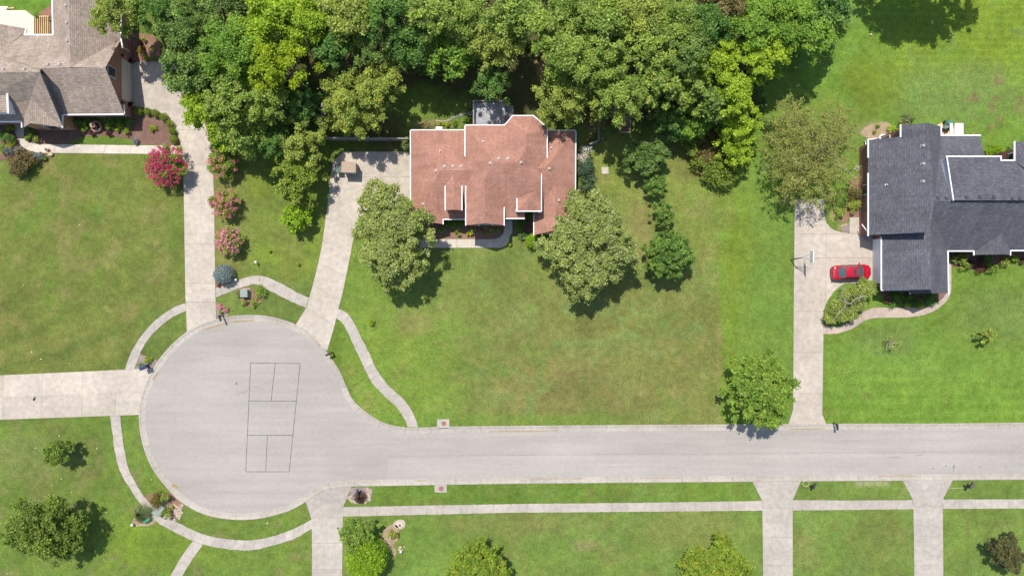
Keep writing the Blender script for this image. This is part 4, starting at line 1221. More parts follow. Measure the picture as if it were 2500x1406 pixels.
# ------------------------------------------------------------------ plants
def leaves(centers, radii, counts, lsize, c_lo, c_hi, r, up=0.55, shell=0.55, tint=None, zmin=-0.45, aspect=0.58, rnd=0.95, squash=0.85, puff=False, jit=0.15):
    """leaf-sized faces spread through clumps; returns vertices, quads, colours"""
    Vs = []; Cs = []
    for i, (c, rad, n) in enumerate(zip(centers, radii, counts)):
        n = int(n)
        if n < 1: continue
        d = r.normal(size=(n, 3)); d /= np.linalg.norm(d, axis=1)[:, None]
        d[:, 2] = np.where(d[:, 2] < zmin, -d[:, 2], d[:, 2])
        rr = rad * (shell + (1.08 - shell) * r.random(n) ** 0.7)
        rr *= 1 + 0.22 * np.sin(d[:, 0] * 5 + i) * np.cos(d[:, 1] * 6 + i * 2.1) * (jit > 0.1) + jit * r.normal(size=n)
        if puff:
            rr = rad * np.abs(r.normal(0.62, 0.36, n))
            d[:, 2] *= 0.8
        pos = np.array(c)[None] + d * rr[:, None] * np.array([1, 1, squash])[None]
        nrm = d * (1 - up) + np.array([0, 0, up])[None] + r.normal(size=(n, 3)) * rnd * 0.6
        nrm /= np.linalg.norm(nrm, axis=1)[:, None]
        t = np.cross(nrm, r.normal(size=(n, 3))); t /= np.linalg.norm(t, axis=1)[:, None]
        s = np.cross(nrm, t)
        L = lsize * r.uniform(0.65, 1.3, n)[:, None] * 0.5
        W = L * aspect
        V = np.stack([pos - t * L, pos + s * W - t * L * 0.15, pos + t * L, pos - s * W - t * L * 0.15], 1)
        base = r.random()
        f = np.clip(0.45 * base + 0.55 * r.random(n), 0, 1)[:, None]
        C = np.array(c_lo)[None] * (1 - f) + np.array(c_hi)[None] * f
        C = C * (1 + 0.16 * r.normal(size=(n, 1)))
        if tint is not None:
            m = (r.random(n) < tint[1])[:, None]
            C = np.where(m, np.array(tint[0])[None] * r.uniform(0.8, 1.2, (n, 1)), C)
        Vs.append(V.reshape(-1, 3)); Cs.append(np.repeat(C, 4, 0))
    V = np.concatenate(Vs); C = np.clip(np.concatenate(Cs), 0.004, 1)
    Q = np.arange(len(V)).reshape(-1, 4)
    return V, Q, C

def clumps(x, y, R, zt, depth, r, n=None, cr=(0.13, 0.27), flat=0.55):
    """clump centres and radii for one dome-shaped crown"""
    n = n or int(12 + R * 11)
    cs = []; rs = []
    for k in range(n):
        a = 2.39996 * k + r.uniform(-0.6, 0.6)
        d = math.sqrt((k + 0.4) / n) * r.uniform(0.78, 1.12)
        rc = R * r.uniform(*cr) * (1.0 - 0.2 * d)
        if R > 1.6: rc = min(max(rc, 0.38), 0.95)
        rad = max(0.0, R * d - rc * 0.4)
        z = zt - rc - depth * (1 - math.sqrt(max(0, 1 - min(1, d * 0.95) ** 2))) * flat - r.uniform(0, 1) ** 1.3 * depth * 0.5
        cs.append((x + rad * math.cos(a), y + rad * math.sin(a), z)); rs.append(rc)
    return cs, rs

OAK = ((0.065, 0.146, 0.025), (0.396, 0.512, 0.082))
OLIVE = ((0.094, 0.159, 0.028), (0.462, 0.535, 0.094))
SPECK = ((0.116, 0.178, 0.039), (0.414, 0.471, 0.120))
DEEP = ((0.038, 0.119, 0.028), (0.216, 0.351, 0.062))
GREEN = ((0.061, 0.165, 0.021), (0.324, 0.477, 0.058))
BRIGHT = ((0.145, 0.263, 0.017), (0.468, 0.592, 0.046))
MAPLE = ((0.085, 0.165, 0.015), (0.325, 0.420, 0.042))
ROW = ((0.045, 0.118, 0.020), (0.225, 0.340, 0.060))
DARK = ((0.045, 0.100, 0.014), (0.255, 0.340, 0.050))
LIME = ((0.12, 0.23, 0.012), (0.36, 0.52, 0.03))
YELLOW = ((0.13, 0.21, 0.010), (0.42, 0.52, 0.022))
GREY = ((0.046, 0.112, 0.024), (0.285, 0.395, 0.084))
BROWN = ((0.105, 0.090, 0.030), (0.30, 0.25, 0.09))
BLUE = ((0.085, 0.115, 0.115), (0.22, 0.27, 0.265))

def tree(px, py, rpx, ht, pal, label, lobes=None, group=None, name='tree', dens=165, leaf=0.26, seed=None, sparse=1.0, bark='bark', tint=None, trunk_at=None, limb_n=9, crown_depth=None, cat='tree', cr=(0.13, 0.27), up=0.74):
    """px,py,rpx: middle and reach of the crown in the plan; lobes: further (px,py,rpx,top) crowns of the same tree"""
    seed = seed if seed is not None else int(px * 3 + py * 7)
    r = np.random.default_rng(seed)
    cs = []; rs = []
    lob = [(px, py, rpx, ht)] if not lobes else lobes
    for (lx, ly, lr, lz) in lob:
        zc = lz * 0.8
        c = P(lx, ly, zc); R = lr * S * (1 - zc / H)
        dep = crown_depth or min(lz * 0.62, R * 1.7)
        a, b = clumps(c.x, c.y, R, lz, dep, r, cr=cr)
        cs += a; rs += b
    base_c = P(px, py, ht * 0.8)
    bx, by = (base_c.x, base_c.y) if trunk_at is None else tuple(G(*trunk_at))[:2]
    t = empty(name, (bx, by, 0), label, cat, group)
    cnt = [dens * sparse * math.pi * q * q * 0.95 * (0.36 / leaf) ** 1.2 * 1.15 for q in rs]
    V, Q, C = leaves(cs, rs, cnt, leaf, pal[0], pal[1], r, tint=tint, up=up, puff=True)
    V[:, 2] = np.maximum(V[:, 2], 0.05 + 0.1 * r.random(len(V)))
    V -= np.array([bx, by, 0])
    me = np_mesh('crown', V, Q, C, M['foliage'])
    link_mesh('crown', me, (bx, by, 0), t)
    # trunk and limbs
    mb = MB()
    tr = 0.05 + 0.022 * ht
    fork = ht * 0.38
    mb.tube([(bx, by, -0.1), (bx + 0.05, by, fork * 0.5), (bx, by + 0.04, fork), (bx, by, ht * 0.62)], [tr * 1.25, tr, tr * 0.85, tr * 0.5], 8)
    idx = r.permutation(len(cs))[:limb_n]
    for i in idx:
        c = cs[i]
        mid = (bx + (c[0] - bx) * 0.5 + r.uniform(-.2, .2), by + (c[1] - by) * 0.5 + r.uniform(-.2, .2), fork + (c[2] - fork) * 0.65)
        mb.tube([(bx, by, fork * r.uniform(0.8, 1.25)), mid, (c[0], c[1], c[2] + rs[i] * 0.3)], [tr * 0.5, tr * 0.32, tr * 0.10], 6, cap=False)
    mb.build('trunk', M[bark], t, smooth=True)
    return t

def shrub(px, py, rpx, ht, pal, label, cat='shrub', group=None, name='shrub', leaf=0.13, dens=1.0, tint=None, n=None, mat='foliage', ball=False, seed=None, up=0.5, elong=None):
    seed = seed if seed is not None else int(px * 5 + py * 11)
    r = np.random.default_rng(seed)
    c = P(px, py, ht * 0.6); R = rpx * S * (1 - ht * 0.6 / H)
    if ball:
        rc = min(R, ht * 0.62)
        cs = [(c.x, c.y, ht - rc * 0.98)]; rs = [R * 0.90]
        k = int(14 + R * 22)
        for i in range(k):
            a = 2.4 * i; q = math.sqrt((i + .5) / k) * 0.86
            cs.append((c.x + R * q * math.cos(a), c.y + R * q * math.sin(a), ht - rc * (1 - 0.86 * math.sqrt(1 - q * q)) - 0.06)); rs.append(R * min(0.2, 0.9 / math.sqrt(k)))
    else:
        cs, rs = clumps(c.x, c.y, R, ht, ht * 0.75, r, n or 9, cr=(0.32, 0.5))
    if elong:
        ex, ey = elong
        cs = [(c.x + (q[0] - c.x) * ex, c.y + (q[1] - c.y) * ey, q[2]) for q in cs]
    cnt = [dens * 520 * math.pi * q * q * (0.13 / leaf) ** 1.6 * 0.55 + 12 for q in rs]
    V, Q, C = leaves(cs, rs, cnt, leaf, pal[0], pal[1], r, tint=tint, up=up, shell=0.85 if ball else 0.4, jit=0.04 if ball else 0.15, zmin=-0.8, squash=(min(1.0, ht * 0.62 / max(R, .05)) if ball else 0.9))
    V[:, 2] = np.maximum(V[:, 2], 0.03 + 0.05 * r.random(len(V)))
    V -= np.array([c.x, c.y, 0])
    me = np_mesh(name, V, Q, C, M[mat])
    o = link_mesh(name, me, (c.x, c.y, 0))
    return tag(o, label, cat, group)

def blossoms(parent, centers, radii, per, pal, size, r, name='blossoms'):
    V, Q, C = leaves(centers, radii, per, size, pal[0], pal[1], r, up=0.75, shell=0.95, zmin=0.05, aspect=0.85)
    V -= np.array(ORG[parent])
    me = np_mesh(name, V, Q, C, M['petals'])
    return link_mesh(name, me, ORG[parent], parent)

# ---- the wood along the top of the picture
WOOD = 'trees of the wood along the top of the picture'
wood = [
 # px, py, r, height, palette, label
 (296, 12, 62, 10.5, OLIVE, 'olive tree whose branch tips hang over the tan shingle roof'),
 (258, 48, 34, 9.0, OLIVE, 'small olive crown lying lowest over the tan shingle roof'),
 (385, 22, 62, 10, DEEP, 'dark green tree above the red-flowered mulch strip of the tan house'),
 (448, 70, 72, 11, GREY, 'grey-green tree right of the red-flowered mulch strip'),
 (460, 160, 66, 10.5, GREY, 'grey-green tree above the parking pad of the tan house'),
 (500, 20, 74, 12.5, GREY, 'tall grey-green tree at the top, right of the tan house garden'),
 (570, 120, 86, 13, GREEN, 'big mid-green tree between parking pad and yellow-green trees'),
 (496, 258, 62, 8.5, BRIGHT, 'bright green tree overhanging the long left driveway'),
 (555, 235, 72, 12, OAK, 'oak green tree in the middle of the left wood edge'),
 (665, 45, 86, 13, BRIGHT, 'yellow-green tree at the top left of centre'),
 (742, 40, 66, 12.5, BRIGHT, 'yellow-green tree at the top, right of the larger yellow-green one'),
 (680, 155, 76, 13, YELLOW, 'most yellow tree of the wood, left of the round olive tree'),
 (645, 240, 58, 11, OAK, 'oak green tree just below the most yellow tree'),
 (590, 310, 66, 8.5, OAK, 'low green tree at the foot of the left wood, above the grass strip'),
 (543, 335, 40, 5.5, BRIGHT, 'small bright tree low beside the long driveway'),
 (660, 340, 48, 7.0, DEEP, 'dark tree at the lower left corner of the wood'),
 (735, 250, 42, 8.0, DEEP, 'dark shaded tree left of the round olive tree'),
 (732, 342, 64, 7.5, OLIVE, 'olive tree with yellow tips above the feathery pale tree'),
 (835, 40, 74, 12.5, OLIVE, 'olive tree at the top, left of centre'),
 (815, 120, 50, 10.5, DEEP, 'dark green tree just above the round olive tree'),
 (905, 105, 64, 12, GREY, 'grey-green tree above right of the round olive tree'),
 (940, 25, 70, 12.5, DEEP, 'deep green tree at the top, centre left'),
 (1010, 95, 68, 12, DEEP, 'deep green tree above the shaded back lawn'),
 (1060, 30, 72, 13, OAK, 'oak green tree at the top centre left'),
 (1095, 130, 62, 11, GREEN, 'bright mid-green tree at the top edge of the shaded back lawn'),
 (1140, 50, 66, 12.5, OAK, 'oak tree at the top centre'),
 (1200, 205, 44, 9.0, DEEP, 'dark tree right above the shaded deck'),
 (1215, 100, 66, 12.5, OLIVE, 'olive tree above the shaded deck'),
 (1255, 25, 66, 13, OAK, 'oak tree at the top, left of the bare earth gap'),
 (1325, 60, 70, 13, OAK, 'oak tree right above the bare earth gap'),
 (1400, 20, 68, 13, OAK, 'tall oak tree at the top, straight above the right chimney vents'),
 (1400, 130, 72, 13, OAK, 'oak tree right of the bare earth gap'),
 (1370, 232, 70, 9.5, OLIVE, 'pale olive oak overhanging the back of the red roof'),
 (1450, 208, 66, 10, OLIVE, 'pale olive oak in front of the dark gaps'),
 (1480, 60, 68, 13, OAK, 'oak tree in the upper middle of the wood'),
 (1480, 145, 64, 12.5, OAK, 'oak tree behind the two pale olive oaks'),
 (1520, 235, 62, 11.5, OAK, 'oak tree above the timber framed garden bed'),
 (1560, 30, 70, 13, OLIVE, 'olive oak at the top, right of centre'),
 (1590, 120, 72, 13, OAK, 'broad oak tree right of the wood centre'),
 (1600, 205, 60, 11.5, OAK, 'oak tree above the dark undergrowth'),
 (1645, 45, 66, 12.5, OAK, 'oak tree at the top right of the wood'),
 (1675, 135, 62, 12, GREY, 'grey-green tree at the right of the oaks'),
 (1725, 60, 62, 11.5, DEEP, 'dark green tree left of the brownish one'),
 (1775, 20, 62, 11, BROWN, 'brownish tree at the top right'),
 (1690, 220, 52, 9.5, OAK, 'oak green tree above the pale scrub patch'),
 (1750, 150, 60, 10.0, BRIGHT, 'mid-green tree near the right edge of the wood'),
 (1840, 60, 66, 11, GREEN, 'green tree below the brownish tree'),
 (1830, 145, 60, 10, BRIGHT, 'bright yellow-green tree at the right edge of the wood'),
 (1790, 225, 58, 9.0, BRIGHT, 'bright tree bulging over the right lawn strip'),
 (1740, 245, 48, 8.0, GREY, 'grey leaved tree amid the bright ones'),
 (1815, 298, 50, 7.0, BRIGHT, 'lower bright tree at the wood edge left of the sparse tree'),
 (1800, 362, 44, 5.0, BRIGHT, 'lowest bright green tree on the right wood edge'),
 (1920, 40, 72, 11, GREEN, 'green tree with a heavy shadow on the back lawn'),
 (1985, 70, 62, 10.5, GREEN, 'green tree reaching furthest right into the back lawn'),
 (2020, 10, 58, 10.5, DEEP, 'dark green tree at the top edge furthest right in the wood'),
 (1880, 120, 56, 9.5, BRIGHT, 'bright green tree above the grass strip left of the back lawn'),
 (1635, 290, 44, 6.0, DEEP, 'dark green small tree right of the timber framed garden bed'),
 (1690, 300, 42, 5.5, GREEN, 'mid-green small tree above the pale scrub patch'),
]
for i, (x, y, rr, h, pal, lab) in enumerate(wood):
    kw = dict(leaf=(0.22, 0.30, 0.25, 0.34, 0.24)[i * 7 % 5], cr=((0.13, 0.27), (0.10, 0.22), (0.16, 0.30))[i * 5 % 3])
    if x > 890 and x < 1250 and y > 45: kw['sparse'] = 0.55; h *= 0.85
    if x > 1340 and x < 1540 and y > 200: kw['sparse'] = 0.8
    tree(x, y, rr * 1.08, h, pal, lab, group=WOOD, seed=100 + i, limb_n=5, **kw, tint=((0.40, 0.40, 0.13), 0.10) if pal in (OAK, OLIVE) else None)

# low plants on the floor of the wood: nobody could count them
def undergrowth():
    r = np.random.default_rng(5)
    cs = []; rs = []
    k = 0
    while k < 420:
        x = r.uniform(395, 2050); y = r.uniform(-60, 330)
        if y > 300 - 0 and x < 520: continue
        if x < 470 and y > 70: continue
        if 1000 < x < 1160 and y > 195: continue
        if x < 1010 and x > 770 and y > 150: continue
        if 1150 < x < 1420 and y > 205: continue
        if x > 1880 and y > 130: continue
        if x > 1420 and x < 1600 and y > 240: continue
        if 1300 < x < 1365 and 120 < y < 215: continue
        c = G(x, y, r.uniform(0.3, 2.0)); cs.append(tuple(c)); rs.append(r.uniform(0.5, 1.2)); k += 1
    V, Q, C = leaves(cs, rs, [140 * q * q + 20 for q in rs], 0.34, (0.045, 0.09, 0.025), (0.15, 0.22, 0.05), r, up=0.5, shell=0.2)
    V[:, 2] = np.maximum(V[:, 2], 0.05)
    o = link_mesh('undergrowth', np_mesh('undergrowth', V, Q, C, M['foliage']), (0, 0, 0))
    tag(o, 'dark low undergrowth on the floor of the wood', 'undergrowth', kind='stuff')
    # pale scrub in front of the right end of the wood
    poly = [(1640, 290), (1662, 345), (1690, 410), (1735, 460), (1775, 455), (1800, 420), (1826, 380), (1830, 330), (1790, 300), (1700, 275)]
    def inside(x, y):
        c = False
        for (x0, y0), (x1, y1) in zip(poly, poly[1:] + poly[:1]):
            if (y0 > y) != (y1 > y) and x < (x1 - x0) * (y - y0) / (y1 - y0) + x0: c = not c
        return c
    sets = [([], []), ([], [])]
    k = 0
    while k < 330:
        x = r.uniform(1635, 1835); y = r.uniform(270, 465)
        if not inside(x, y): continue
        k += 1
        b = 1 if math.hypot((x - 1725) / 38, (y - 365) / 50) + r.uniform(-.5, .5) < 1 else 0
        h = r.uniform(0.2, 0.9) if b else r.uniform(0.3, 2.0)
        sets[b][0].append(tuple(G(x, y, h))); sets[b][1].append(r.uniform(0.35, 0.75))
    parts = [leaves(sets[q][0], sets[q][1], [150 * z * z + 16 for z in sets[q][1]], 0.25, lo, hi, r, up=0.5, shell=0.2) for q, lo, hi in ((0, (0.075, 0.125, 0.02), (0.33, 0.42, 0.06)), (1, (0.12, 0.10, 0.035), (0.34, 0.27, 0.10)))]
    V = np.concatenate([q[0] for q in parts]); C = np.concatenate([q[2] for q in parts]); Q = np.arange(len(V)).reshape(-1, 4)
    V[:, 2] = np.maximum(V[:, 2], 0.05)
    o = link_mesh('scrub', np_mesh('scrub', V, Q, C, M['foliage']), (0, 0, 0))
    tag(o, 'weedy yellow-green scrub with a brown middle in front of the right end of the wood', 'scrub', kind='stuff')
undergrowth()

# ---- single trees
tree(870, 235, 90, 9.5, OLIVE, 'round olive-yellow tree standing behind the grey plank fence', lobes=[(850, 230, 76, 9.5), (880, 275, 62, 8.0), (930, 195, 58, 9.0), (835, 285, 44, 6.5)], seed=41, tint=((0.42, 0.34, 0.05), 0.06))
tree(716, 430, 66, 6.0, MAPLE, 'feathery pale green tree below the left wood edge', seed=42, leaf=0.3, tint=((0.34, 0.36, 0.09), 0.2))
tree(720, 530, 37, 3.8, LIME, 'small lime green young tree alone on the grass strip', seed=43, leaf=0.3)
tree(960, 580, 100, 8.5, SPECK, 'large speckled olive tree at the left corner of the red house', lobes=[(928, 495, 66, 7.5), (995, 560, 76, 8.8), (908, 560, 62, 7.5), (945, 620, 72, 8.6), (992, 635, 58, 7.4), (962, 675, 46, 6.2), (960, 530, 60, 8.4)], seed=44, dens=165, leaf=0.26, tint=((0.42, 0.44, 0.19), 0.16), trunk_at=(968, 600))
tree(1440, 590, 110, 8.5, SPECK, 'large speckled olive tree at the right corner of the red house', lobes=[(1440, 520, 70, 8.0), (1385, 600, 70, 8.0), (1470, 585, 76, 9.0), (1505, 620, 66, 8.0), (1430, 660, 64, 7.6), (1425, 700, 48, 6.0), (1475, 545, 60, 8.4), (1410, 560, 60, 8.2)], seed=45, dens=165, leaf=0.26, tint=((0.42, 0.44, 0.21), 0.18), trunk_at=(1445, 610))
tree(1576, 372, 52, 4.6, ROW, 'dark green tree at the top of the row beside the red house', lobes=[(1558, 378, 44, 4.6), (1602, 366, 40, 4.4), (1585, 396, 38, 4.0)], seed=46, leaf=0.3, tint=((0.17, 0.21, 0.10), 0.2), group='row of small trees right of the red house')
tree(1602, 452, 31, 3.4, ROW, 'smallest round tree, second in the row beside the red house', seed=47, leaf=0.28, group='row of small trees right of the red house')
tree(1622, 520, 33, 3.6, ROW, 'round tree third in the row beside the red house', seed=48, leaf=0.28, group='row of small trees right of the red house')
tree(1636, 608, 56, 6.0, ROW, 'largest tree with ragged shadow at the bottom of the row beside the red house', lobes=[(1632, 602, 46, 6.0), (1655, 620, 44, 5.5), (1612, 640, 36, 5.0), (1645, 650, 38, 5.0), (1612, 608, 36, 5.4)], seed=49, leaf=0.32, group='row of small trees right of the red house')
tree(1862, 955, 98, 8.0, GREEN, 'big bright roadside tree overhanging the street and driveway', lobes=[(1845, 930, 66, 8.0), (1895, 960, 64, 7.6), (1830, 985, 56, 7.0), (1880, 1005, 54, 6.6), (1870, 900, 44, 6.5)], seed=50, leaf=0.3, tint=((0.25, 0.28, 0.06), 0.25))
tree(135, 1106, 36, 3.4, DARK, 'small round tree on the lower left lawn', seed=51, leaf=0.3, tint=((0.2, 0.3, 0.05), 0.2))
tree(95, 1295, 104, 7.0, DARK, 'big ragged tree at the lower left corner', lobes=[(70, 1275, 70, 6.8), (125, 1270, 60, 7.0), (110, 1325, 64, 6.5), (40, 1310, 54, 6.0), (165, 1290, 44, 5.6), (160, 1330, 40, 5.0)], seed=52, leaf=0.27, dens=75, tint=((0.2, 0.25, 0.05), 0.2))
tree(868, 1318, 48, 4.2, GREEN, 'ragged green tree leaning over the bottom driveway', lobes=[(865, 1305, 36, 4.2), (900, 1300, 26, 3.4), (842, 1300, 22, 3.2), (868, 1345, 32, 3.8)], seed=53, leaf=0.24, tint=((0.21, 0.24, 0.06), 0.3))
tree(1168, 1392, 76, 5.6, MAPLE, 'yellow-green maple with an orange side at the bottom edge', lobes=[(1168, 1382, 56, 5.8), (1208, 1398, 46, 5.0), (1190, 1385, 46, 5.4), (1128, 1398, 44, 5.0), (1145, 1385, 44, 5.2), (1168, 1430, 76, 5.2)], seed=54, leaf=0.27, tint=((0.34, 0.19, 0.05), 0.03))
tree(1750, 1392, 88, 5.6, MAPLE, 'wide yellow-green maple with orange tips at the bottom edge', lobes=[(1755, 1375, 56, 6.0), (1700, 1385, 44, 5.0), (1725, 1372, 46, 5.6), (1800, 1402, 46, 5.0), (1785, 1380, 44, 5.4), (1750, 1430, 76, 5.2)], seed=55, leaf=0.27, tint=((0.36, 0.2, 0.05), 0.05))
tree(2470, 1350, 48, 4.2, ((0.055, 0.058, 0.022), (0.19, 0.185, 0.065)), 'dark olive brown tree at the lower right corner', seed=56, leaf=0.22, dens=240, lobes=[(2470, 1350, 44, 4.2), (2455, 1340, 30, 3.8), (2480, 1370, 34, 3.8)])
tree(2415, 818, 22, 2.4, OLIVE, 'small yellow-green ornamental tree on the right front lawn', seed=57, leaf=0.19, dens=330, name='ornamental_tree')
tree(2232, -62, 96, 12.5, GREEN, 'tree just above the frame whose shadow falls on the back lawn', lobes=[(2345, -116, 84, 11.5), (2268, -112, 80, 11.5), (2310, -130, 80, 12), (2425, -128, 62, 10.5), (2195, -126, 50, 10.5), (2150, -128, 30, 9.5)], seed=58, dens=120, trunk_at=(2270, -70))

# the sparse tree whose grey limbs show through
def sparse_tree():
    cx, cy = 1980, 355
    t = tree(cx, cy, 128, 6.6, ((0.16, 0.175, 0.04), (0.40, 0.41, 0.115)), 'wide sparse olive tree with pale limbs showing, left of the slate house', lobes=[(1945, 320, 72, 6.2), (2025, 330, 76, 6.4), (1965, 400, 84, 6.6), (2050, 420, 62, 6.0), (1910, 380, 58, 5.6), (1935, 450, 58, 5.4), (2000, 465, 54, 5.2), (2050, 300, 56, 5.4), (1940, 275, 52, 5.2)],
             seed=60, dens=25, leaf=0.17, limb_n=9, bark='bark_pale', trunk_at=(1985, 372))
    r = np.random.default_rng(61)
    b = ORG[t]; mb = MB()
    def grow(p, a, L, rad, lev):
        pts = [p]; q = np.array(p, float)
        for s in range(3):
            a += r.uniform(-.45, .45)
            q = q + np.array([math.cos(a) * L / 3, math.sin(a) * L / 3, L * r.uniform(.08, .2)])
            q[2] = min(q[2], 6.2)
            pts.append(tuple(q))
        mb.tube(pts, [rad, rad * .8, rad * .6, rad * .35], 5, cap=False)
        if lev:
            for s in range(3):
                grow(pts[r.integers(1, 4)], a + r.uniform(-1.0, 1.0), L * r.uniform(.5, .8), rad * .5, lev - 1)
    for k in range(9):
        grow((b.x, b.y, 2.4), 2 * math.pi * k / 9 + r.uniform(-.3, .3), r.uniform(1.3, 2.2), 0.055, 2)
    mb.build('branches', M['bark_pale'], t)
sparse_tree()

# crape myrtles with blossom
def crape(px, py, rpx, ht, label, pink, amount, seed, leafpal=GREEN):
    t = tree(px, py, rpx, ht, leafpal, label, seed=seed, leaf=0.2, name='flowering_tree', group='crape myrtles beside the left driveway', cat='tree', limb_n=7, tint=((0.22, 0.09, 0.04), 0.15))
    r = np.random.default_rng(seed)
    c = P(px, py, ht * 0.8); R = rpx * S * (1 - ht * 0.8 / H)
    cs = []; rs = []
    n = int(24 * amount * R * R + 8)
    for k in range(n):
        q = math.sqrt((k + .5) / n); a = 2.4 * k + r.uniform(-.3, .3)
        cs.append((c.x + R * q * math.cos(a) * 1.02, c.y + R * q * math.sin(a) * 1.02, ht * (1 - 0.42 * q ** 2.2) - r.uniform(0, .25))); rs.append(r.uniform(0.12, 0.24))
    blossoms(t, cs, rs, [34] * n, pink, 0.11, r)
crape(397, 402, 50, 3.6, 'large magenta flowering tree beside the left driveway corner', ((0.36, 0.018, 0.075), (0.62, 0.06, 0.19)), 0.95, 71)
crape(542, 495, 36, 3.0, 'pink flowering tree, the upper of the two full of pink blossom by the long driveway', ((0.50, 0.10, 0.17), (0.72, 0.27, 0.35)), 0.38, 72, OLIVE)
crape(553, 586, 34, 2.8, 'pink flowering tree, the lower of the two full of pink blossom by the long driveway', ((0.55, 0.12, 0.25), (0.76, 0.32, 0.45)), 0.5, 73, OLIVE)
crape(537, 395, 40, 3.2, 'mostly green flowering tree with few rosy blooms above the two pink ones', ((0.48, 0.10, 0.14), (0.68, 0.22, 0.26)), 0.16, 74, GREEN)

# big clipped tree at the bottom
shrub(893, 1366, 54, 4.2, LIME, 'dense round lime green hedge tree at the bottom edge', 'tree', name='round_tree', leaf=0.19, dens=1.5, ball=True)
# blue dwarf spruce
shrub(545, 670, 26, 1.9, BLUE, 'round blue-grey dwarf spruce beside the long driveway', leaf=0.12, ball=True, dens=1.4, name='dwarf_spruce', mat='needles')
# weeping brown maple
shrub(47, 397, 35, 2.4, ((0.10, 0.075, 0.03), (0.30, 0.235, 0.10)), 'brown weeping maple on the lawn below the tan house', 'tree', leaf=0.2, n=16, name='weeping_maple', dens=1.3)

# shrubs of the tan house
for k, (x, y, rr) in enumerate([(338, 273, 11), (360, 272, 9), (379, 276.5, 9.8), (399, 286, 10.8), (414.5, 302, 9.8), (420, 320, 9.8), (424, 341, 10.8)]):
    nth = ['first', 'second', 'third', 'fourth', 'fifth', 'sixth', 'last'][k]
    shrub(x, y, rr, 0.95, ((0.09, 0.15, 0.012), (0.25, 0.33, 0.03)), nth + ' clipped round green bush counted from the garage along the bed curve', group='clipped round bushes along the bed curve', name='round_bush', ball=True, leaf=0.085, dens=1.3)
shrub(372, 313, 10, 0.7, YELLOW, 'yellow bush alone in the middle of the curved mulch bed', name='yellow_bush')
shrub(329, 344, 9.5, 0.8, BLUE, 'blue-grey bush where grass patch and mulch bed meet', name='blue_bush', mat='needles')
for k, (x, y, rr, pal, lab) in enumerate([
  (186, 298, 15, DEEP, 'dark green shrub under the tan garage eaves, furthest left'), (212, 297, 15, DEEP, 'dark green shrub under the tan garage eaves, left of the fountain'), (266, 296, 14, DEEP, 'dark green shrub under the tan garage eaves, right of the fountain'), (292, 297, 14, DEEP, 'dark green shrub under the tan garage eaves, second right of the fountain'), (315, 300, 12, DEEP, 'dark green shrub at the tan garage corner'),
  (208, 307, 11, LIME, 'lime shrub left of the fountain'), (203, 316, 7, LIME, 'small lime shrub lowest left of the fountain'), (266, 307, 11, LIME, 'lime shrub right of the fountain'), (292, 307, 10, LIME, 'lime shrub second right of the fountain'), (286, 317, 6, YELLOW, 'tiny yellow shrub right of the fountain'), (306, 319.5, 9, YELLOW, 'round yellow shrub furthest right of the fountain'),
  (223, 324, 8.5, ((0.07, 0.02, 0.03), (0.17, 0.06, 0.08)), 'purple bush below left of the fountain'), (263, 324, 8.5, ((0.07, 0.02, 0.03), (0.17, 0.06, 0.08)), 'purple bush below right of the fountain'),
  (317, 150, 10, ((0.05, 0.005, 0.012), (0.14, 0.015, 0.03)), 'crimson shrub at the upper end of the tan garage door'), (316, 254, 9.5, ((0.04, 0.005, 0.012), (0.11, 0.012, 0.03)), 'crimson shrub at the lower end of the tan garage door'),
  (350, 97, 6.5, BRIGHT, 'small round green bush highest in the red-flowered strip'), (357, 142, 7.5, BRIGHT, 'small round green bush lowest in the red-flowered strip'), (376, 141, 7, GREEN, 'green bush right of the lowest one in the red-flowered strip'), (372, 117, 7, GREEN, 'green bush on the right side of the red-flowered strip'),
  (65, 313, 9, GREEN, 'green shrub right of the front walk, nearest the tan house'), (72, 327, 13, DEEP, 'dark shrub right of the front walk of the tan house'), (87, 340, 9, OLIVE, 'olive shrub right of the front walk, lowest'), (65, 337, 7, LIME, 'lime shrub on the right edge of the front walk'),
  (23, 313, 10, LIME, 'lime shrub left of the front walk under the gutter'), (20, 335, 17, DEEP, 'dark shrub left of the front walk of the tan house'), (26, 352, 10, YELLOW, 'golden shrub left of the front walk'), (4, 362, 15, OAK, 'green shrub at the left frame edge below the tan house'), (2, 330, 14, DEEP, 'dark shrub at the left frame edge by the tan house'),
  (19, 368, 11, BLUE, 'blue shrub left of the weeping maple top'), (45, 365, 12, BLUE, 'blue shrub just above the weeping maple'), (75, 380, 11, BLUE, 'blue shrub right of the weeping maple'), (96, 381, 12, BLUE, 'blue shrub furthest right by the front walk bend'),
  (107, 385, 6, GREEN, 'small green bush right of the blue shrubs'), (85, 397, 8, GREEN, 'small green bush at the lower edge of the blue shrubs'), (92, 40, 11, GREEN, 'leafy plant at the deck corner of the tan house')]):
    shrub(x, y, rr, 0.5 + rr * 0.045, pal, lab, name='shrub', mat='needles' if pal is BLUE else 'foliage')
# red flowers in the strip
fl = shrub(341, 122, 12, 0.7, GREEN, 'green plant with red flowers in the mulch strip by the tan garage', name='flowering_plant', tint=((0.55, 0.08, 0.05), 0.3))

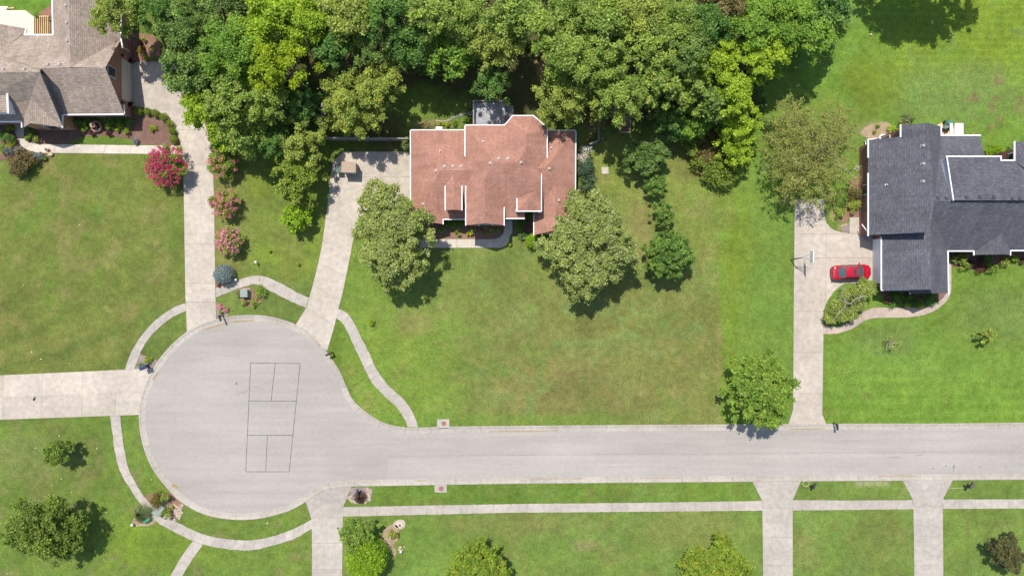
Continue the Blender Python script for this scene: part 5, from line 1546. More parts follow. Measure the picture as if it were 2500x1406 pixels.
# planting of the red house
for k, (x, y, rr, pal, lab) in enumerate([
  (1098, 548, 13, DEEP, 'dark hedge bush left of the front gable of the red house'), (1120, 548, 14, DEEP, 'dark hedge bush against the front gable of the red house'), (1078, 560, 10, GREEN, 'green bush beside the left speckled tree at the mulch bed'),
  (1154, 564, 9, OLIVE, 'largest green bush in the red house mulch bed'), (1175, 561, 5.5, BROWN, 'brown-orange bush in the red house mulch bed'), (1201, 562, 8, OLIVE, 'olive bush in the red house mulch bed'), (1217, 562, 7, GREEN, 'green bush at the walk end of the red house mulch bed'), (1189, 571, 5.5, OAK, 'small low bush in the red house mulch bed'),
  (1115, 566, 5, YELLOW, 'yellow sprig plant left in the red house mulch bed'), (1121, 573, 4.5, YELLOW, 'yellow sprig plant lower left in the red house mulch bed'), (1142, 570, 5, YELLOW, 'yellow flower plant in the middle of the red house mulch bed'), (1150, 571, 4.5, ((0.5, 0.42, 0.01), (0.75, 0.65, 0.02)), 'brightest yellow flowers in the red house mulch bed'),
  (1268, 552, 18, DEEP, 'dark round shrub beside the porch of the red house'), (1275, 572, 14, DEEP, 'dark low shrub below the porch shrub'), (1246, 597, 5, BRIGHT, 'small green plant at the walk bend of the red house')]):
    shrub(x, y, rr, 0.45 + rr * 0.05, pal, lab, name='shrub')
shrub(1300, 588, 19, 1.7, LIME, 'bright round lime bush at the porch corner of the red house', name='round_bush', ball=True, leaf=0.14)
shrub(989, 349, 17, 2.0, GREY, 'grey-green shrub at the upper left corner of the red roof', leaf=0.18, tint=((0.3, 0.28, 0.24), 0.2))
shrub(1426, 376, 22, 2.4, ((0.16, 0.19, 0.12), (0.35, 0.38, 0.3)), 'white-flowering hydrangea at the right wall of the red house', name='hydrangea', leaf=0.17, tint=((0.80, 0.72, 0.72), 0.6))
shrub(1431, 412, 28, 2.8, ((0.045, 0.085, 0.045), (0.15, 0.22, 0.14)), 'blue-green shrub between hydrangea and speckled tree', leaf=0.18, n=14)
shrub(1436, 452, 26, 2.6, ((0.045, 0.085, 0.035), (0.15, 0.22, 0.10)), 'green shrub just above the right speckled tree', leaf=0.18, n=12)
for k, (x, y, rr, pal, lab) in enumerate([(1110, 300, 9, GREEN, 'green plant by the stone edging behind the red house'), (1075, 303, 8, YELLOW, 'yellow flowers by the white arch behind the red house'), (1092, 303, 8, BRIGHT, 'bright plant right of the white arch behind the red house'), (1136, 291, 9, GREEN, 'leafy plant left of the shaded deck')]):
    shrub(x, y, rr, 0.7, pal, lab, name='shrub')
shrub(1040, 306, 18, 0.5, ((0.2, 0.17, 0.07), (0.36, 0.3, 0.14)), 'dry straw coloured grasses behind the red house', name='dry_grass', elong=(1.3, 0.45))
def twiggy(px, py, rpx, ht, label, pal, n, leafdens, seed, mat='bark_pale', name='bare_shrub', cat='shrub'):
    """bush of bare stems with few leaves"""
    r = np.random.default_rng(seed)
    c = P(px, py, 0.3); t = empty(name, (c.x, c.y, 0), label, cat)
    mb = MB(); cs = []
    R = rpx * S
    for k in range(n):
        a = r.uniform(0, 2 * math.pi); q = R * math.sqrt(r.random())
        mid = (c.x + math.cos(a) * q * .45, c.y + math.sin(a) * q * .45, ht * .55)
        tip = (c.x + math.cos(a + .2) * q, c.y + math.sin(a + .2) * q, ht * r.uniform(.75, 1))
        mb.tube([(c.x, c.y, 0), mid, tip], [0.05, 0.03, 0.01], 5, cap=False)
        cs.append((mid[0] * .3 + tip[0] * .7, mid[1] * .3 + tip[1] * .7, tip[2] - 0.1))
    mb.build('stems', M[mat], t)
    V, Q, C = leaves(cs, [R * 0.3] * n, [leafdens] * n, 0.17, pal[0], pal[1], r)
    V[:, 2] = np.maximum(V[:, 2], 0.05); V -= np.array([c.x, c.y, 0])
    link_mesh('foliage', np_mesh('foliage', V, Q, C, M['foliage']), (c.x, c.y, 0), t)
    return t
twiggy(1438, 312, 36, 3.0, 'brown half-bare bush behind the right wing of the red house', BROWN, 36, 34, 81)
# bush with bare grey limbs beside the right driveway
tb = twiggy(2076, 742, 20, 3.2, 'leafy bush with bare white limbs beside the turning pad', OLIVE, 10, 1, 82, cat='bush', name='flowering_bush')
def big_bush():
    r = np.random.default_rng(83)
    b = ORG[tb]
    cs = []; rs = []
    for (x, y, rr, h) in ((2110, 708, 32, 3.0), (2085, 722, 28, 3.0), (2062, 725, 22, 2.4), (2045, 760, 30, 2.6), (2072, 765, 26, 2.6), (2030, 775, 18, 2.0), (2095, 745, 24, 2.6)):
        c = P(x, y, h * .7); a, q = clumps(c.x, c.y, rr * S, h, h * .6, r, 9, cr=(0.3, 0.46)); cs += a; rs += q
    V, Q, C = leaves(cs, rs, [330 * q * q * 3 + 14 for q in rs], 0.18, OLIVE[0], OLIVE[1], r, tint=((0.32, 0.31, 0.2), 0.15))
    V[:, 2] = np.maximum(V[:, 2], 0.1); V -= np.array(b)
    link_mesh('crown', np_mesh('crown', V, Q, C, M['foliage']), b, tb)
    mb = MB()
    for pts in (((2098, 752, .3), (2075, 742, 2.9), (2048, 730, 3.2)), ((2098, 752, .3), (2060, 752, 2.7), (2035, 780, 2.9), (2030, 792, 2.6)), ((2098, 752, .3), (2095, 735, 3.0), (2108, 705, 3.5)), ((2075, 742, 2.9), (2092, 728, 3.2), (2118, 722, 3.3)), ((2060, 752, 2.8), (2066, 738, 3.1), (2052, 715, 3.2))):
        mb.tube([P(*q) for q in pts], [0.055, 0.042, 0.028, 0.016][:len(pts)], 6)
    mb.build('limbs', M['bark_pale'], tb)
big_bush()
shrub(2062, 714, 14, 1.5, BLUE, 'grey-blue bush at the tip of the lawn wedge by the pad', name='blue_bush', mat='needles', tint=((0.1, 0.17, 0.07), 0.5))
twiggy(2170, 836, 24, 1.2, 'nearly bare pale shrub on the right front lawn', OLIVE, 24, 9, 84)
# planting of the slate house
for k, (x, y, rr, ht, pal, lab) in enumerate([
  (2352, 640, 22, 1.4, OLIVE, 'yellow-green shrub left under the slate house front'), (2330, 632, 10, 1.0, OLIVE, 'small yellow shrub nearest the slate garage wall'), (2398, 648, 20, 1.3, ((0.09, 0.03, 0.025), (0.22, 0.10, 0.075)), 'dark red shrub under the slate house front'), (2372, 645, 12, 1.0, ((0.08, 0.03, 0.025), (0.19, 0.10, 0.075)), 'small dark red shrub between yellow and red shrubs'),
  (2424, 655, 18, 1.2, OAK, 'green shrub right of the dark red one'), (2456, 640, 14, 1.1, OLIVE, 'thin yellow-green shrub under the right gutter'), (2478, 632, 12, 1.1, BRIGHT, 'bright thin shrub near the right frame edge'), (2498, 636, 9, .9, ((0.08, 0.03, 0.025), (0.19, 0.10, 0.075)), 'small red shrub at the right frame edge'), (2412, 628, 22, 1.0, DEEP, 'dark hedge behind the shrubs of the slate house'),
  (2195, 728, 26, 1.2, DEEP, 'dark shrub under the south eaves of the slate garage, left'), (2232, 735, 24, 1.3, DEEP, 'dark shrub under the south eaves of the slate garage, middle'), (2272, 730, 24, 1.2, DEEP, 'dark shrub under the south eaves of the slate garage, right'), (2248, 746, 8, 1.0, BRIGHT, 'small bright shrub at the lower edge of the garage bed'), (2215, 745, 8, 1.0, BRIGHT, 'small green shrub left in the garage bed'),
  (2168, 732, 10, .8, ((0.2, 0.09, 0.06), (0.32, 0.17, 0.12)), 'reddish low plant left of the dark garage shrubs'),
  (2182, 318, 15, 1.2, BRIGHT, 'yellow-green shrub behind the slate house corner'), (2215, 293, 22, 1.4, GREY, 'grey-green shrub with pink flowers behind the slate house'), (2434, 368, 24, 1.5, LIME, 'leafy lime shrub in the back corner of the slate house'), (2470, 362, 12, 1.2, GREEN, 'green shrub at the slate house back wall'),
  (2090, 470, 22, 1.6, BROWN, 'brownish shrub left of the slate house wall, upper'), (2085, 500, 20, 1.4, OLIVE, 'olive shrub left of the slate house wall, lower'), (2052, 518, 16, 1.0, OLIVE, 'olive shrub at the right edge of the upper driveway'), (2143, 308, 5, .5, GREEN, 'weed tuft in the bare strip behind the slate house'), (2136, 322, 5, .5, OLIVE, 'lower weed tuft in the bare strip behind the slate house')]):
    shrub(x, y, rr, ht, pal, lab, name='shrub', leaf=0.16, tint=((0.5, 0.25, 0.35), 0.12) if 'pink' in lab else None)
# plants round the circle
for k, (x, y, rr, ht, pal, lab) in enumerate([
  (381, 1220, 24, 1.9, ((0.10, 0.10, 0.02), (0.24, 0.22, 0.04)), 'golden-green bush left of the green utility cabinet'), (403, 1214, 13, 1.6, OLIVE, 'olive bush between golden bush and curb'), (405, 1252, 15, 1.5, OLIVE, 'olive bush below the green utility cabinet'),
  (583, 717, 10, .9, ((0.16, 0.15, 0.06), (0.32, 0.29, 0.14)), 'pale rosy bush left of the square utility box'), (594, 737, 10, .8, OLIVE, 'olive bush below left of the square utility box'), (618, 739, 11, .8, OLIVE, 'olive bush below right of the square utility box'), (632, 712, 19, 1.0, OAK, 'wide green bush right of the square utility box'),
  (360, 878, 11, .8, YELLOW, 'yellow bush behind the blue mailbox'), (342, 891, 8, .6, GREEN, 'small green-pink plant left of the blue mailbox'), (538, 762, 5, .7, LIME, 'green plant at the foot of the flower corner mailbox'),
  (534, 696, 6, .5, ((0.12, 0.03, 0.03), (0.25, 0.07, 0.06)), 'small dark red plant below the dwarf spruce'), (958, 1306, 15, 1.2, OAK, 'round green shrub with golden edge beside the hedge tree'),
  (905, 787, 8, 1.0, YELLOW, 'yellow-leaved young plant on the big lawn'), (659, 613, 3.5, .5, LIME, 'tiny lime plant left on the grass strip'), (728, 645, 4.5, .6, YELLOW, 'tiny yellow plant on the grass strip by the middle driveway')]):
    shrub(x, y, rr, ht, pal, lab, name='shrub', leaf=0.14, tint=((0.45, 0.3, 0.05), 0.3) if 'golden edge' in lab else None)
shrub(537, 748, 8, .5, ((0.6, 0.08, 0.2), (0.75, 0.3, 0.35)), 'pink and red flowers beside the long driveway end', name='flower_patch', tint=((0.72, 0.66, 0.6), 0.2))
shrub(550, 756, 8, .5, ((0.55, 0.15, 0.2), (0.72, 0.4, 0.35)), 'salmon flowers right of the pink patch at the driveway end', name='flower_patch', tint=((0.1, 0.15, 0.04), 0.3))

# spiky grass clumps
def spiky(px, py, rpx, ht, c_lo, c_hi, label, n=260, seed=1):
    r = np.random.default_rng(seed); c = P(px, py, ht * .4); R = rpx * S
    V = []; C = []
    for k in range(n):
        a = r.uniform(0, 2 * math.pi); q = R * r.uniform(.35, 1.05)
        d = np.array([math.cos(a), math.sin(a)]); s = np.array([-d[1], d[0]]) * 0.03
        zt = ht * (1.05 - 0.6 * (q / R) ** 2) * r.uniform(.8, 1.1)
        b = d * R * 0.1; m = d * q * .55
        V += [[*(b - s), 0.05], [*(b + s), 0.05], [*(m + s), zt * .9], [*(m - s), zt * .9], [*(m - s), zt * .9], [*(m + s), zt * .9], [*(d * q + s * .3), zt * .55], [*(d * q - s * .3), zt * .55]]
        f = r.random(); cc = np.array(c_lo) * (1 - f) + np.array(c_hi) * f
        C += [cc] * 8
    o = link_mesh('grass_clump', np_mesh('grass_clump', np.array(V), np.arange(len(V)).reshape(-1, 4), np.array(C), M['foliage']), (c.x, c.y, 0))
    return tag(o, label, 'grass clump')
spiky(879, 1214, 17, .8, (0.05, 0.03, 0.02), (0.16, 0.10, 0.06), 'dark brown spiky grass clump in the gravel bed by the street', 420, 91)
spiky(346, 1254, 26, 1.4, (0.09, 0.13, 0.05), (0.24, 0.28, 0.11), 'tall green ornamental grass left of the round sidewalk', 620, 92)
# ------------------------------------------------------------------ vehicles and small things
def loft(sections, close=True):
    """sections: lists of equally many points -> verts, faces"""
    vs = []; fs = []
    k = len(sections[0])
    for s in sections: vs += [Vector(p) for p in s]
    for i in range(len(sections) - 1):
        for j in range(k - 1):
            a = i * k + j
            fs.append((a, a + 1, a + k + 1, a + k))
    if close:
        fs.append(tuple(range(k))[::-1]); fs.append(tuple(range((len(sections) - 1) * k, len(sections) * k)))
    return vs, fs

def red_car():
    c = P(2078, 664.5, 0.6); base = Vector((c.x, c.y, 0.045)); yaw = math.radians(2.2)
    t = empty('car', base, 'shiny red sedan with sunroof parked nose to the garage door', 'car')
    Rz = Matrix.Rotation(yaw, 3, 'Z')
    W = lambda x, y, z: base + Rz @ Vector((x, y, z))
    def put(name, vs, fs, mat, parent=t, sm=False, sub=0):
        o = mk(name, [W(*v) for v in vs], fs, mat, parent, origin=ORG[t] if parent is t else ORG[parent], smooth=sm)
        if sub:
            md = o.modifiers.new('round', 'SUBSURF'); md.levels = sub; md.render_levels = sub
        return o
    # (x, half width, top height, crown) from tail to nose
    st = [(-2.40, 0.52, 0.70, .02), (-2.34, 0.72, 0.92, .03), (-2.15, 0.84, 1.00, .04), (-1.75, 0.895, 1.03, .04), (-1.0, 0.915, 1.02, .03), (0.0, 0.92, 0.99, .03), (0.85, 0.91, 0.97, .04), (1.35, 0.90, 0.94, .06), (1.85, 0.86, 0.86, .06), (2.15, 0.76, 0.76, .05), (2.32, 0.58, 0.66, .03), (2.39, 0.38, 0.56, .02)]
    secs = []
    for x, w, h, cr in st:
        lo = 0.24 if abs(x) < 2.2 else 0.32
        half = [(x, w * .90, lo), (x, w, lo + .16), (x, w * 1.0, h * .66), (x, w * .955, h * .9), (x, w * .86, h), (x, w * .5, h + cr * .7)]
        secs.append([(p[0], -p[1], p[2]) for p in half] + [(x, 0, h + cr)] + half[::-1])
    vs, fs = loft(secs)
    put('body', vs, fs, M['car_red'], sm=True, sub=1)
    # cabin: pillars and roof skin, glass set into it
    cab = [(-1.72, .66, 1.03), (-1.02, .60, 1.37), (-0.55, .60, 1.44), (0.05, .60, 1.45), (0.42, .59, 1.41), (1.18, .70, 0.98)]
    rs = []
    for x, w, z in cab[1:5]:
        rs.append([(x, -w, z - .05), (x, -w * .9, z), (x, -w * .4, z + .03), (x, w * .4, z + .03), (x, w * .9, z), (x, w, z - .05)])
    vs, fs = loft(rs, False)
    put('roof', vs, fs, M['car_red'], sm=True)
    put('windshield', [(0.42, -.57, 1.40), (0.42, .57, 1.40), (0.80, .63, 1.21), (1.20, .66, 1.0), (1.27, .35, 1.01), (1.29, 0, 1.015), (1.27, -.35, 1.01), (1.20, -.66, 1.0), (0.80, -.63, 1.21)], [(0, 1, 2, 3, 4, 5, 6, 7, 8)], M['car_glass'])
    put('rear_window', [(-1.03, -.56, 1.36), (-1.03, .56, 1.36), (-1.72, .60, 1.07), (-1.79, 0, 1.075), (-1.72, -.60, 1.07)], [(4, 3, 2, 1, 0)], M['car_glass'])
    for s in (-1, 1):
        put('side_window', [(-1.02, s * .605, 1.33), (-.2, s * .605, 1.395), (-.2, s * .835, 1.0), (-1.62, s * .815, 1.03)], [(0, 1, 2, 3)], M['car_glass'])
        put('side_window', [(-.14, s * .605, 1.395), (.42, s * .60, 1.37), (1.12, s * .80, .99), (-.14, s * .835, 1.0)], [(0, 1, 2, 3)], M['car_glass'])
        for (a, b) in (((-1.02, s * .585, 1.35), (-1.72, s * .73, 1.04)), ((.42, s * .58, 1.40), (1.22, s * .73, .99)), ((-.17, s * .60, 1.40), (-.17, s * .84, 1.0))):
            mb = MB(); mb.bar(W(*a), W(*b), .09, .05); mb.build('pillar', M['car_red'], t)
        m_ = MB(); m_.box(W(.78, s * 1.0, 1.02), .14, .22, .13, yaw); m_.bar(W(.8, s * .88, .98), W(.79, s * .95, 1.0), .05, .05); m_.build('mirror', M['car_red'], t)
        for x in (-1.42, 1.42):
            w0, w1 = W(x, s * .70, .32), W(x, s * .895, .32)
            wb = MB(); wb.tube([w0, w1], .33, 18); wh = wb.build('wheel', M['rubber'], t)
            r1, r2 = W(x, s * .89, .32), W(x, s * .905, .32)
            rb = MB(); rb.tube([r1, r2], .21, 14); rb.build('rim', M['alloy'], wh)
        lt = MB(); lt.box(W(2.08, s * .60, .69), .26, .12, .1, yaw - s * .5); lt.build('headlight', M['lamp_clear'], t)
        tl = MB(); tl.box(W(-2.27, s * .64, .88), .16, .26, .14, yaw + s * .35); tl.build('taillight', M['lamp_red'], t)
    pgp = MB()
    for pts in ([(1.34, -.80, .965), (1.36, 0, 1.012), (1.34, .80, .965)], [(-1.80, -.72, 1.035), (-1.84, 0, 1.078), (-1.80, .72, 1.035)]):
        for a, b in zip(pts, pts[1:]): pgp.bar(W(*a), W(*b), .02, .012)
    for s in (-1, 1):
        for x in (1.02, -.17, -1.12): pgp.bar(W(x, s * .925, .45), W(x, s * .89, .96), .018, .012)
    pgp.build('panel_gap', M['car_red_shadow_trim'], t)
    s_ = MB(); s_.box(W(0.02, 0, 1.479), .36, .72, .02, yaw); s_.build('sunroof', M['glass_dark'], t)
    b_ = MB(); b_.box(W(-2.30, 0, .99), .05, .9, .02, yaw); b_.build('trunk_trim', M['alloy'], t)
    g_ = MB(); g_.box(W(2.36, 0, .5), .06, .6, .16, yaw); g_.build('grille', M['black_metal'], t)
red_car()

def hoop():
    b = G(1931, 634.5)
    t = empty('basketball_hoop', b, 'basketball hoop with clear backboard at the edge of the right driveway', 'basketball hoop')
    top = b + Vector((0.12, 0.15, 2.75))
    MB().tube([b, b + Vector((0.06, 0.08, 1.5)), top], [.065, .06, .055], 8).build('pole', M['black_metal'], t)
    bd = b + Vector((1.05, 0.22, 3.35))
    mb = MB()
    for sy in (-.28, .28):
        mb.bar(top + Vector((0, 0, -.05)), bd + Vector((-.05, sy, .25)), .05, .05); mb.bar(top + Vector((0, 0, -.5)), bd + Vector((-.05, sy, -.3)), .05, .05)
    mb.build('arm', M['vent_grey'], t)
    bo = MB().box(bd, .04, 1.36, .9).build('backboard', M['backboard'], t)
    fr = MB()
    for sy in (-.68, .68): fr.box(bd + Vector((0, sy, 0)), .07, .05, .96)
    for sz in (-.45, .45): fr.box(bd + Vector((0, 0, sz)), .07, 1.36, .05)
    fr.build('frame', M['white_trim'], bo)
    ta = MB()
    for sy in (-.26, .26): ta.box(bd + Vector((.03, sy, -.12)), .012, .04, .42)
    for sz in (-.33, .09): ta.box(bd + Vector((.03, 0, sz)), .012, .56, .04)
    ta.build('target_square', M['rust_iron'], bo)
    rc = bd + Vector((.30, 0, -.3))
    MB().tube([rc + Vector((.225 * math.cos(a), .225 * math.sin(a), 0)) for a in np.linspace(0, 2 * math.pi, 17)], .012, 5).build('rim', M['orange_rim'], t)
    nb = MB()
    for k in range(10):
        a = k * math.pi / 5; nb.bar(rc + Vector((.22 * math.cos(a), .22 * math.sin(a), 0)), rc + Vector((.13 * math.cos(a + .35), .13 * math.sin(a + .35), -.4)), .012, .012)
    nb.build('net', M['white_trim'], t)
hoop()

def mailbox(px, py, ang, label, mat='black_metal', big=False, blue=None):
    b = G(px, py)
    t = empty('mailbox', b, label, 'mailbox', 'mailboxes along the curb')
    d = Vector((math.cos(ang), math.sin(ang), 0)); s = Vector((-d.y, d.x, 0))
    MB().bar(b, b + Vector((0, 0, 1.15)), .11, .11).build('post', M[mat], t)
    MB().bar(b + Vector((0, 0, .8)), b + d * .42 + Vector((0, 0, 1.0)), .06, .06).build('brace', M[mat], t)
    # the round-topped box lies along the arm
    k = 1.25 if big else 1.0
    c0 = b - d * .12 + Vector((0, 0, 1.12)); c1 = b + d * .62 * k + Vector((0, 0, 1.12))
    secs = []
    for c in (c0, c1):
        secs.append([c + s * (x * k) + Vector((0, 0, z * k)) for x, z in ((-.11, 0), (-.11, .12), (-.08, .19), (0, .225), (.08, .19), (.11, .12), (.11, 0))])
    vs, fs = loft(secs); fs.append((0, 7, 13, 6))
    bx = mk('box', vs, fs, M[blue or mat], t)
    f = b + d * .35 + s * (.125 * k) + Vector((0, 0, 1.22))
    MB().box(f + Vector((0, 0, .08)), .03, .02, .2, ang).build('flag', M['red_bits'], bx)
    return t
mailbox(813, 860, math.radians(205), 'black mailbox at the curb right of the middle driveway')
mailbox(545, 771, math.radians(-70), 'black mailbox in the pink flower corner at the top of the circle')
mailbox(2033, 1032, math.radians(-88), 'black mailbox at the north curb right of the long right driveway')
mailbox(1976, 1184, math.radians(70), 'black mailbox in a pale ring on the grass between the two lower right driveways')
mailbox(2352, 1184, math.radians(60), 'wide black mailbox on the verge right of the last driveway', big=True)
mailbox(877, 1199, math.radians(85), 'blue-grey mailbox above the dark spiky grass', blue='navy_plastic')
def blue_box():
    b = G(361, 893); t = empty('mailbox', b, 'big slate blue mailbox with wide roof at the left of the circle', 'mailbox', 'mailboxes along the curb')
    a = math.radians(20)
    MB().box(b + Vector((0.05, 0, .55)), .34, .34, 1.1, a).build('post', M['navy_plastic'], t)
    MB().box(b + Vector((0.1, -.02, 1.22)), .62, .42, .26, a).build('box', M['navy_plastic'], t)
    R_ = Matrix.Rotation(a, 3, 'Z'); c = b + Vector((.1, -.02, 1.36))
    v = [c + R_ @ Vector(q) for q in ((-.4, -.3, 0), (.4, -.3, 0), (.4, .3, 0), (-.4, .3, 0), (-.4, 0, .14), (.4, 0, .14))]
    mk('roof', v, [(0, 1, 5, 4), (2, 3, 4, 5), (0, 4, 3), (1, 2, 5), (0, 3, 2, 1)], M['navy_plastic'], t)
blue_box()

def utility_box(px, py, w, d, h, ang, label, name='utility_box', tagp=True):
    b = G(px, py); t = empty(name, b, label, 'utility box')
    MB().box(b + Vector((0, 0, .05)), w + .2, d + .2, .1, ang).build('pad', M['concrete_grey'], t)
    MB().box(b + Vector((0, 0, .1 + h / 2)), w, d, h, ang).build('cabinet', M['utility_green'], t)
    R_ = Matrix.Rotation(ang, 3, 'Z'); z = .1 + h
    v = [b + R_ @ Vector(q) for q in ((-w / 2 - .03, -d / 2 - .03, z - .05), (w / 2 + .03, -d / 2 - .03, z - .05), (w / 2 + .03, d / 2 + .03, z + .03), (-w / 2 - .03, d / 2 + .03, z + .03), (-w / 2 - .03, -d / 2 - .03, z + .03), (w / 2 + .03, -d / 2 - .03, z + .03))]
    lid = MB().box(b + Vector((0, 0, z + .02)), w + .06, d + .06, .06, ang)
    lo = lid.build('lid', M['utility_green'], t)
    return t
utility_box(601.5, 715.5, .82, .9, .7, 0.02, 'square grey-green utility box in the round flower bed')
ub = utility_box(395, 1240, .85, 1.35, .75, math.radians(-38), 'grey-green utility cabinet with orange sticker among the golden bushes')
MB().box(G(399, 1233, .92), .22, .16, .012, .4).build('sticker', M['orange_rim'], ub)

def dome_box(px, py):
    b = G(px, py); t = empty('cable_box', b, 'bright green domed cable box beside the ornamental grass', 'cable box')
    d = Vector((math.cos(.5), math.sin(.5), 0)); s = Vector((-d.y, d.x, 0))
    secs = []
    for q in (-.42, -.36, .36, .42):
        k = .8 if abs(q) > .4 else 1
        secs.append([b + d * q + s * (x * k) + Vector((0, 0, z * k)) for x, z in ((-.2, 0), (-.2, .38), (-.14, .52), (0, .58), (.14, .52), (.2, .38), (.2, 0))])
    vs, fs = loft(secs); mk('cover', vs, fs, M['green_plastic'], t)
    MB().box(b + Vector((0, 0, .03)), 1.0, .5, .06, .5).build('base', M['stone_tan'], t)
dome_box(363, 1267)

def storm_inlet(px, py, w, d, label):
    b = G(px, py); t = empty('storm_inlet', b, label, 'storm inlet', 'storm drain inlets in the curb')
    MB().box(b + Vector((0, 0, .06)), w, d, .13).build('slab', M['concrete_grey'], t)
    r_ = MB(); r_.lathe(b + Vector((.06, 0, .125)), [(.29, 0), (.29, .018), (.27, .022), (.25, .012), (.0, .014)], 20)
    r_.build('manhole_cover', M['rust_iron'], t)
    MB().box(b + Vector((0, -d / 2 - .04 if py < 1100 else d / 2 + .04, .05)), w * .7, .1, .06).build('slot', M['black_metal'], t)
storm_inlet(1082.5, 1033, 1.5, 1.05, 'concrete storm inlet with rusty round cover on the north curb')
storm_inlet(1076, 1191.5, 1.5, .95, 'concrete storm inlet with rusty round cover on the south curb')
def cover(px, py, r0, mat, label, name='manhole_cover', z=.042):
    mb = MB(); mb.lathe(G(px, py, z), [(r0, 0), (r0, .012), (r0 * .9, .014), (r0 * .86, .008), (0, .01)], 18)
    return tag(mb.build(name, M[mat]), label, 'manhole cover')
cover(634.5, 682.5, .17, 'iron_pink', 'small pinkish round cover set in the humped sidewalk')
cover(577, 936.5, .16, 'crack_tar', 'small dark round cover in the asphalt circle', z=.012)
tag(MB().box(G(1477, 417, .06), .82, .82, .12, .04).build('concrete_block', M['concrete_pale']), 'square pale concrete lid in the lawn right of the red house', 'concrete lid')

def globe(px, py, h, label, r=.16):
    b = G(px, py); t = empty('garden_light', b, label, 'garden light')
    MB().tube([b, b + Vector((0, 0, h - .2))], .05, 7).build('post', M['black_metal'], t)
    MB().lathe(b + Vector((0, 0, h - r * 2)), [(r * .5, 0), (r * .95, r * .55), (r, r), (r * .8, r * 1.6), (r * .3, r * 1.95)], 12).build('globe', M['white_trim'], t, smooth=True)
globe(629.5, 640.5, .9, 'white globe light standing alone on the grass strip')
globe(579, 683, .6, 'white globe light between dwarf spruce and humped sidewalk')
globe(327, 1278, .6, 'white globe light left of the green cable box')
globe(980, 1343, .6, 'white globe light right of the hedge tree')

def fountain():
    b = G(239.5, 311); t = empty('fountain', b, 'round brown stone fountain between the shrubs of the tan house', 'fountain')
    MB().lathe(b, [(.55, 0), (.62, .1), (.66, .42), (.66, .5), (.52, .5), (.48, .3), (.0, .28)], 24).build('basin', M['terracotta'], t)
    MB().lathe(b + Vector((0, 0, .3)), [(.46, 0), (.46, .06), (0, .065)], 24).build('water', M['water_dark'], t)
    MB().lathe(b + Vector((0, 0, .3)), [(.14, 0), (.1, .5), (.1, .62), (.30, .78), (.33, .85), (.25, .84), (0, .78)], 18).build('bowl', M['terracotta'], t)
    MB().lathe(b + Vector((0, 0, 1.05)), [(.07, 0), (.05, .3), (.13, .42), (.0, .5)], 12).build('finial', M['stone_tan'], t)
fountain()

def urn(px, py, label, r=.22, h=.5, mat='pot_black', z=0):
    b = G(px, py, z); t = empty('planter', b, label, 'planter')
    MB().lathe(b, [(r * .6, 0), (r * .8, h * .4), (r, h * .85), (r * 1.15, h), (r * .9, h), (r * .75, h * .8), (0, h * .78)], 16).build('pot', M[mat], t)
    MB().lathe(b + Vector((0, 0, h * .78)), [(r * .72, 0), (r * .3, .04), (0, .06)], 10).build('soil', M['mulch'], t)
urn(1276, 580, 'round grey pot standing in the grass by the porch bed of the red house', .24, .5, 'box_side')
urn(1149, 279, 'pale teal pot left of the shaded deck railing', .2, .45, 'utility_green')

def rocks(pts, label, smin, smax, mat, seed, name='edging_stones'):
    r = random.Random(seed)
    t = empty(name, G(pts[0][0], pts[0][1]), label, 'edging stones')
    for x, y in pts:
        s = r.uniform(smin, smax); mb = MB()
        n = 7; prof = [(s * .9, 0), (s, s * .3), (s * .6, s * .62)]
        base = len(mb.v); mb.lathe(G(x, y, 0), prof, n)
        for i in range(len(mb.v)):
            v = mb.v[i]; mb.v[i] = Vector((v.x + r.uniform(-.25, .25) * s, v.y + r.uniform(-.25, .25) * s, max(0.0, v.z + r.uniform(-.1, .15) * s)))
        mb.build('stone', M[mat], t)
rr_ = random.Random(3)
rocks([(427 + (i % 9) * 1.9 * (0.6 + i / 60) + rr_.uniform(-3, 3), 1268 - i * .75 + rr_.uniform(-3, 3)) for i in range(46)], 'pile of pale river stones edging the bed by the circle', .09, .20, 'stone_pale', 11)
rocks([(902 + rr_.uniform(-5, 4), 1193 + i * 2.4) for i in range(12)] + [(892 - i * 4.0, 1222 + rr_.uniform(-2, 4)) for i in range(10)] + [(855 + rr_.uniform(-3, 5), 1217 - i * 1.2) for i in range(5)], 'pale rocks edging the gravel bed of the spiky grass', .10, .22, 'stone_pale', 12)
rocks([(974 + 12 * math.cos(a) + rr_.uniform(-1, 1), 1280 + 10 * math.sin(a) + rr_.uniform(-1, 1)) for a in np.linspace(0, 6.1, 20)], 'ring of small pale stones in the bottom lawn', .07, .14, 'stone_pale', 13)
rocks([(970 + rr_.uniform(0, 20), 1335 + rr_.uniform(-4, 9)) for i in range(12)], 'few pale stones round the light beside the hedge tree', .07, .14, 'stone_tan', 14)
rocks([(1092 + i * 3.4, 297 - i * 1.45 - 3 * math.sin(i * .25)) for i in range(19)], 'curved row of grey stones edging the bed behind the red house', .10, .16, 'wood_fence', 15)
rocks([(1066 + i * 2.6, 296 + rr_.uniform(-1, 1)) for i in range(11)], 'straight row of pale stones by the flowers behind the red house', .08, .13, 'stone_pale', 16)
rocks([(2055 + i * 1.5, 553 - 4 * math.sin(i * .3) + rr_.uniform(-1, 1)) for i in range(10)], 'small stones on the mound beside the right turning pad', .06, .12, 'stone_tan', 17)
rocks([(330 + i * 3, 1281 + rr_.uniform(-2, 2)) for i in range(9)], 'pale stones below the ornamental grass', .06, .12, 'stone_tan', 18)

